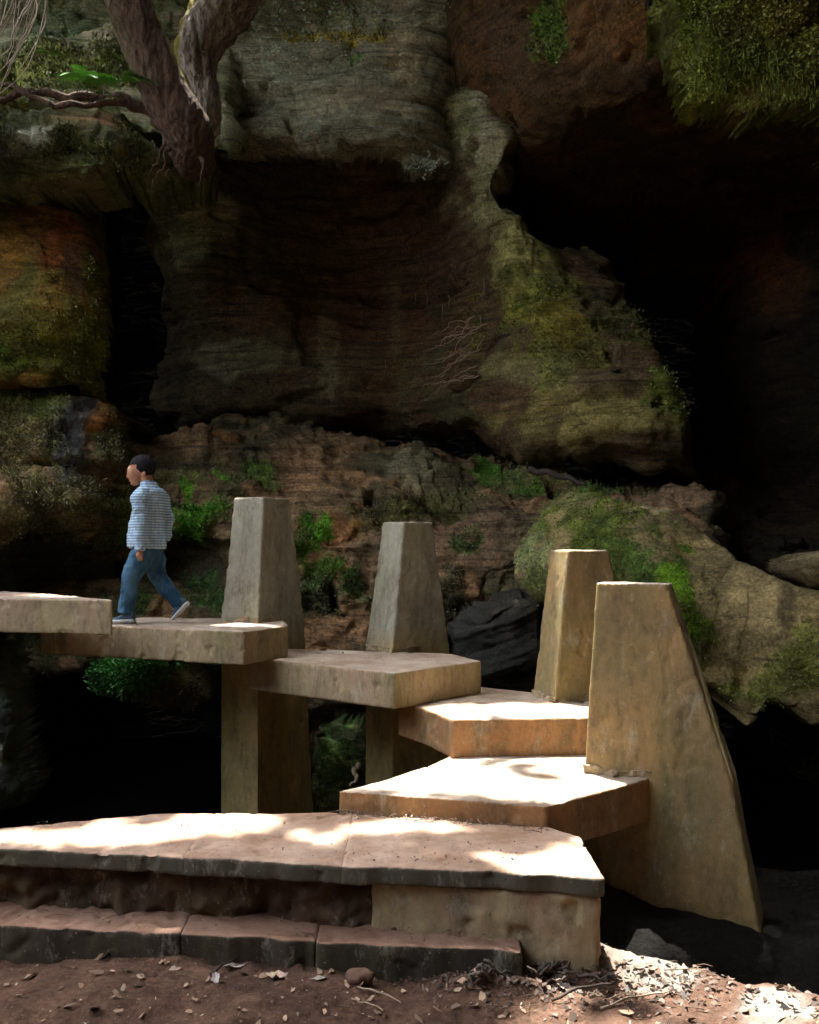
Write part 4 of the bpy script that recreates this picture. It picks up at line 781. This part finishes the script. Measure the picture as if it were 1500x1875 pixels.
def shoe(heel, toe, up, mirror):
    heel, toe, up = Vector(heel), Vector(toe), Vector(up).normalized(); d = (toe-heel); Ln = d.length; d.normalize(); sd = d.cross(up).normalized()
    so_ = empty_shoe = None
    def rg(t, hw, z0, z1, n=14):
        c = heel+d*Ln*t; return [c+sd*(hw*math.cos(a))+up*(z0+(z1-z0)*(.5+.5*math.sin(a))) for a in [2*math.pi*k/n for k in range(n)]]
    gs = Geo(); gs.add(*loft([rg(-.03, .024, 0, .03), rg(.04, .036, 0, .038), rg(.3, .038, 0, .036), rg(.65, .045, 0, .034), rg(.88, .038, .001, .032), rg(1.0, .018, .004, .026)]))
    gu = Geo(); gu.add(*loft([rg(-.02, .02, .018, .06), rg(.05, .034, .015, .09), rg(.25, .038, .015, .10), rg(.42, .038, .015, .085), rg(.65, .037, .015, .052), rg(.88, .030, .015, .040), rg(.97, .014, .015, .030)]))
    V2, q, N = remesh(gu.V, gu.F, .005); u_ = mk('shoe', V2, q, SHB, boy)
    V3, q3, N3 = remesh(gs.V, gs.F, .005); s_ = mk('sole', V3, q3, SHW, boy); s_.parent = u_; s_.location = (0, 0, 0)
zf = ZS1+.004
a = B(247, 1140, -.05); a.z = zf; b = B(205, 1140, -.06); b.z = zf; shoe(a, b, (0, 0, 1), 0)
b = B(318, 1140, .06); b.z = zf+.004; a = b+Vector((.118, 0, .125)); shoe(a, b, (-.72, 0, .70), 1)

# ------------------------------------------------------------------ unseen leaves added to block sky, gaps cut to lay the sun patches
s0 = np.array(SUN)
def onplane(P0, z): return P0[:, :2]-s0[:2]*((P0[:, 2]-z)/s0[2])[:, None]
n = 110000
C0 = np.stack([rng.uniform(-6.5, 5.2, n), rng.uniform(-5, 13.5, n), rng.uniform(9.0, 10.6, n)], 1)
C0 = C0[(C0[:, 1] > 3.6) | (C0[:, 0] > -4.6) | (C0[:, 1] < -1)]; n = len(C0)
clump = fbm(C0*np.array([.9, .9, .4]), 3, 90); keep = clump > -.9
def win_poly(poly, z, soft):
    d = pdist(onplane(C0, z), poly); return d > soft*(fbm(np.concatenate([onplane(C0, z)*2.5, np.zeros((n, 1))], 1), 3, int(z*100)))-.10
def win_ell(px, py, z, rx, ry, wob=.6):
    q_ = onplane(C0, z); x, y = PZ(px, py, z); d = ((q_[:, 0]-x)/(rx+.08))**2+((q_[:, 1]-y)/(ry+.08))**2
    return d < (1+wob*fbm(np.concatenate([q_*4, np.zeros((n, 1))], 1), 4, int(px)))**2
gaps = [win_poly([(.0, 5.0), (.62, 4.78), (1.1, 4.95), (1.5, 5.4), (1.3, 5.95), (1.25, 6.1), (.75, 6.15), (.25, 6.1), (-.15, 5.55), (-.35, 5.05)], ZS4, .04),
        win_ell(370, 1508, ZB, .36, .17), win_ell(190, 1538, ZB, .34, .09), win_ell(20, 1532, ZB, .3, .05), win_ell(735, 1512, ZB, .20, .10), win_ell(565, 1535, ZB, .07, .03), win_ell(1020, 1578, ZB, .20, .12),
        win_ell(1230, 1765, GZ, .5, .22, .5), win_ell(1430, 1805, GZ, .5, .24, .5), win_ell(1060, 1845, GZ, .25, .07, .6), win_ell(1140, 1745, GZ, .18, .14, .5), win_ell(1420, 1855, GZ, .3, .1)]
q6 = onplane(C0, 6.2); gaps.append(((q6[:, 0]+2.7)/.55)**2+((q6[:, 1]-8.15)/.3)**2 < 1)
q6 = onplane(C0, 6.9); gaps.append(((q6[:, 0]+1.75)/.45)**2+((q6[:, 1]-8.7)/.35)**2 < 1)
strip = pdist(onplane(C0, ZS4), [PZ(880, 1383, ZS4), PZ(915, 1383, ZS4), PZ(1020, 1425, ZS4), PZ(985, 1440, ZS4)]) > -.01
gaps[0] &= ~(strip & (C0[:, 2] < 9.5))
for g_ in gaps: keep &= ~g_
C1 = np.stack([rng.uniform(.2, 7, 9000), rng.uniform(-7, 3.2, 9000), rng.uniform(7.5, 9.5, 9000)], 1)  # extra leaf sheet added to block sky light from the front right
C0 = np.concatenate([C0[keep], C1]); n = len(C0); A = rng.normal(0, 1, (n, 3))*np.array([1, 1, .35]); A /= np.linalg.norm(A, axis=1)[:, None]; Bv = np.cross(A, rng.normal(0, .5, (n, 3))+np.array([0, 0, 1.])); Bv /= np.linalg.norm(Bv, axis=1)[:, None]
sz_ = rng.uniform(.07, .15, n)[:, None]; sz_[-9000:] *= 1.8
V = np.stack([C0-A*sz_, C0+Bv*sz_*.5, C0+A*sz_, C0-Bv*sz_*.5], 1).reshape(-1, 3)
Cc = np.repeat(np.array((.07, .11, .03))*rng.uniform(.6, 1.4, (n, 1)), 4, 0)
tag(mk('shading_canopy', V, np.arange(n*4).reshape(-1, 4), LEAF, smooth=False, attrs={'col': Cc}), 'unseen leaves over the gorge, added to block sky and shape the sun patches', 'foliage', None, 'stuff')
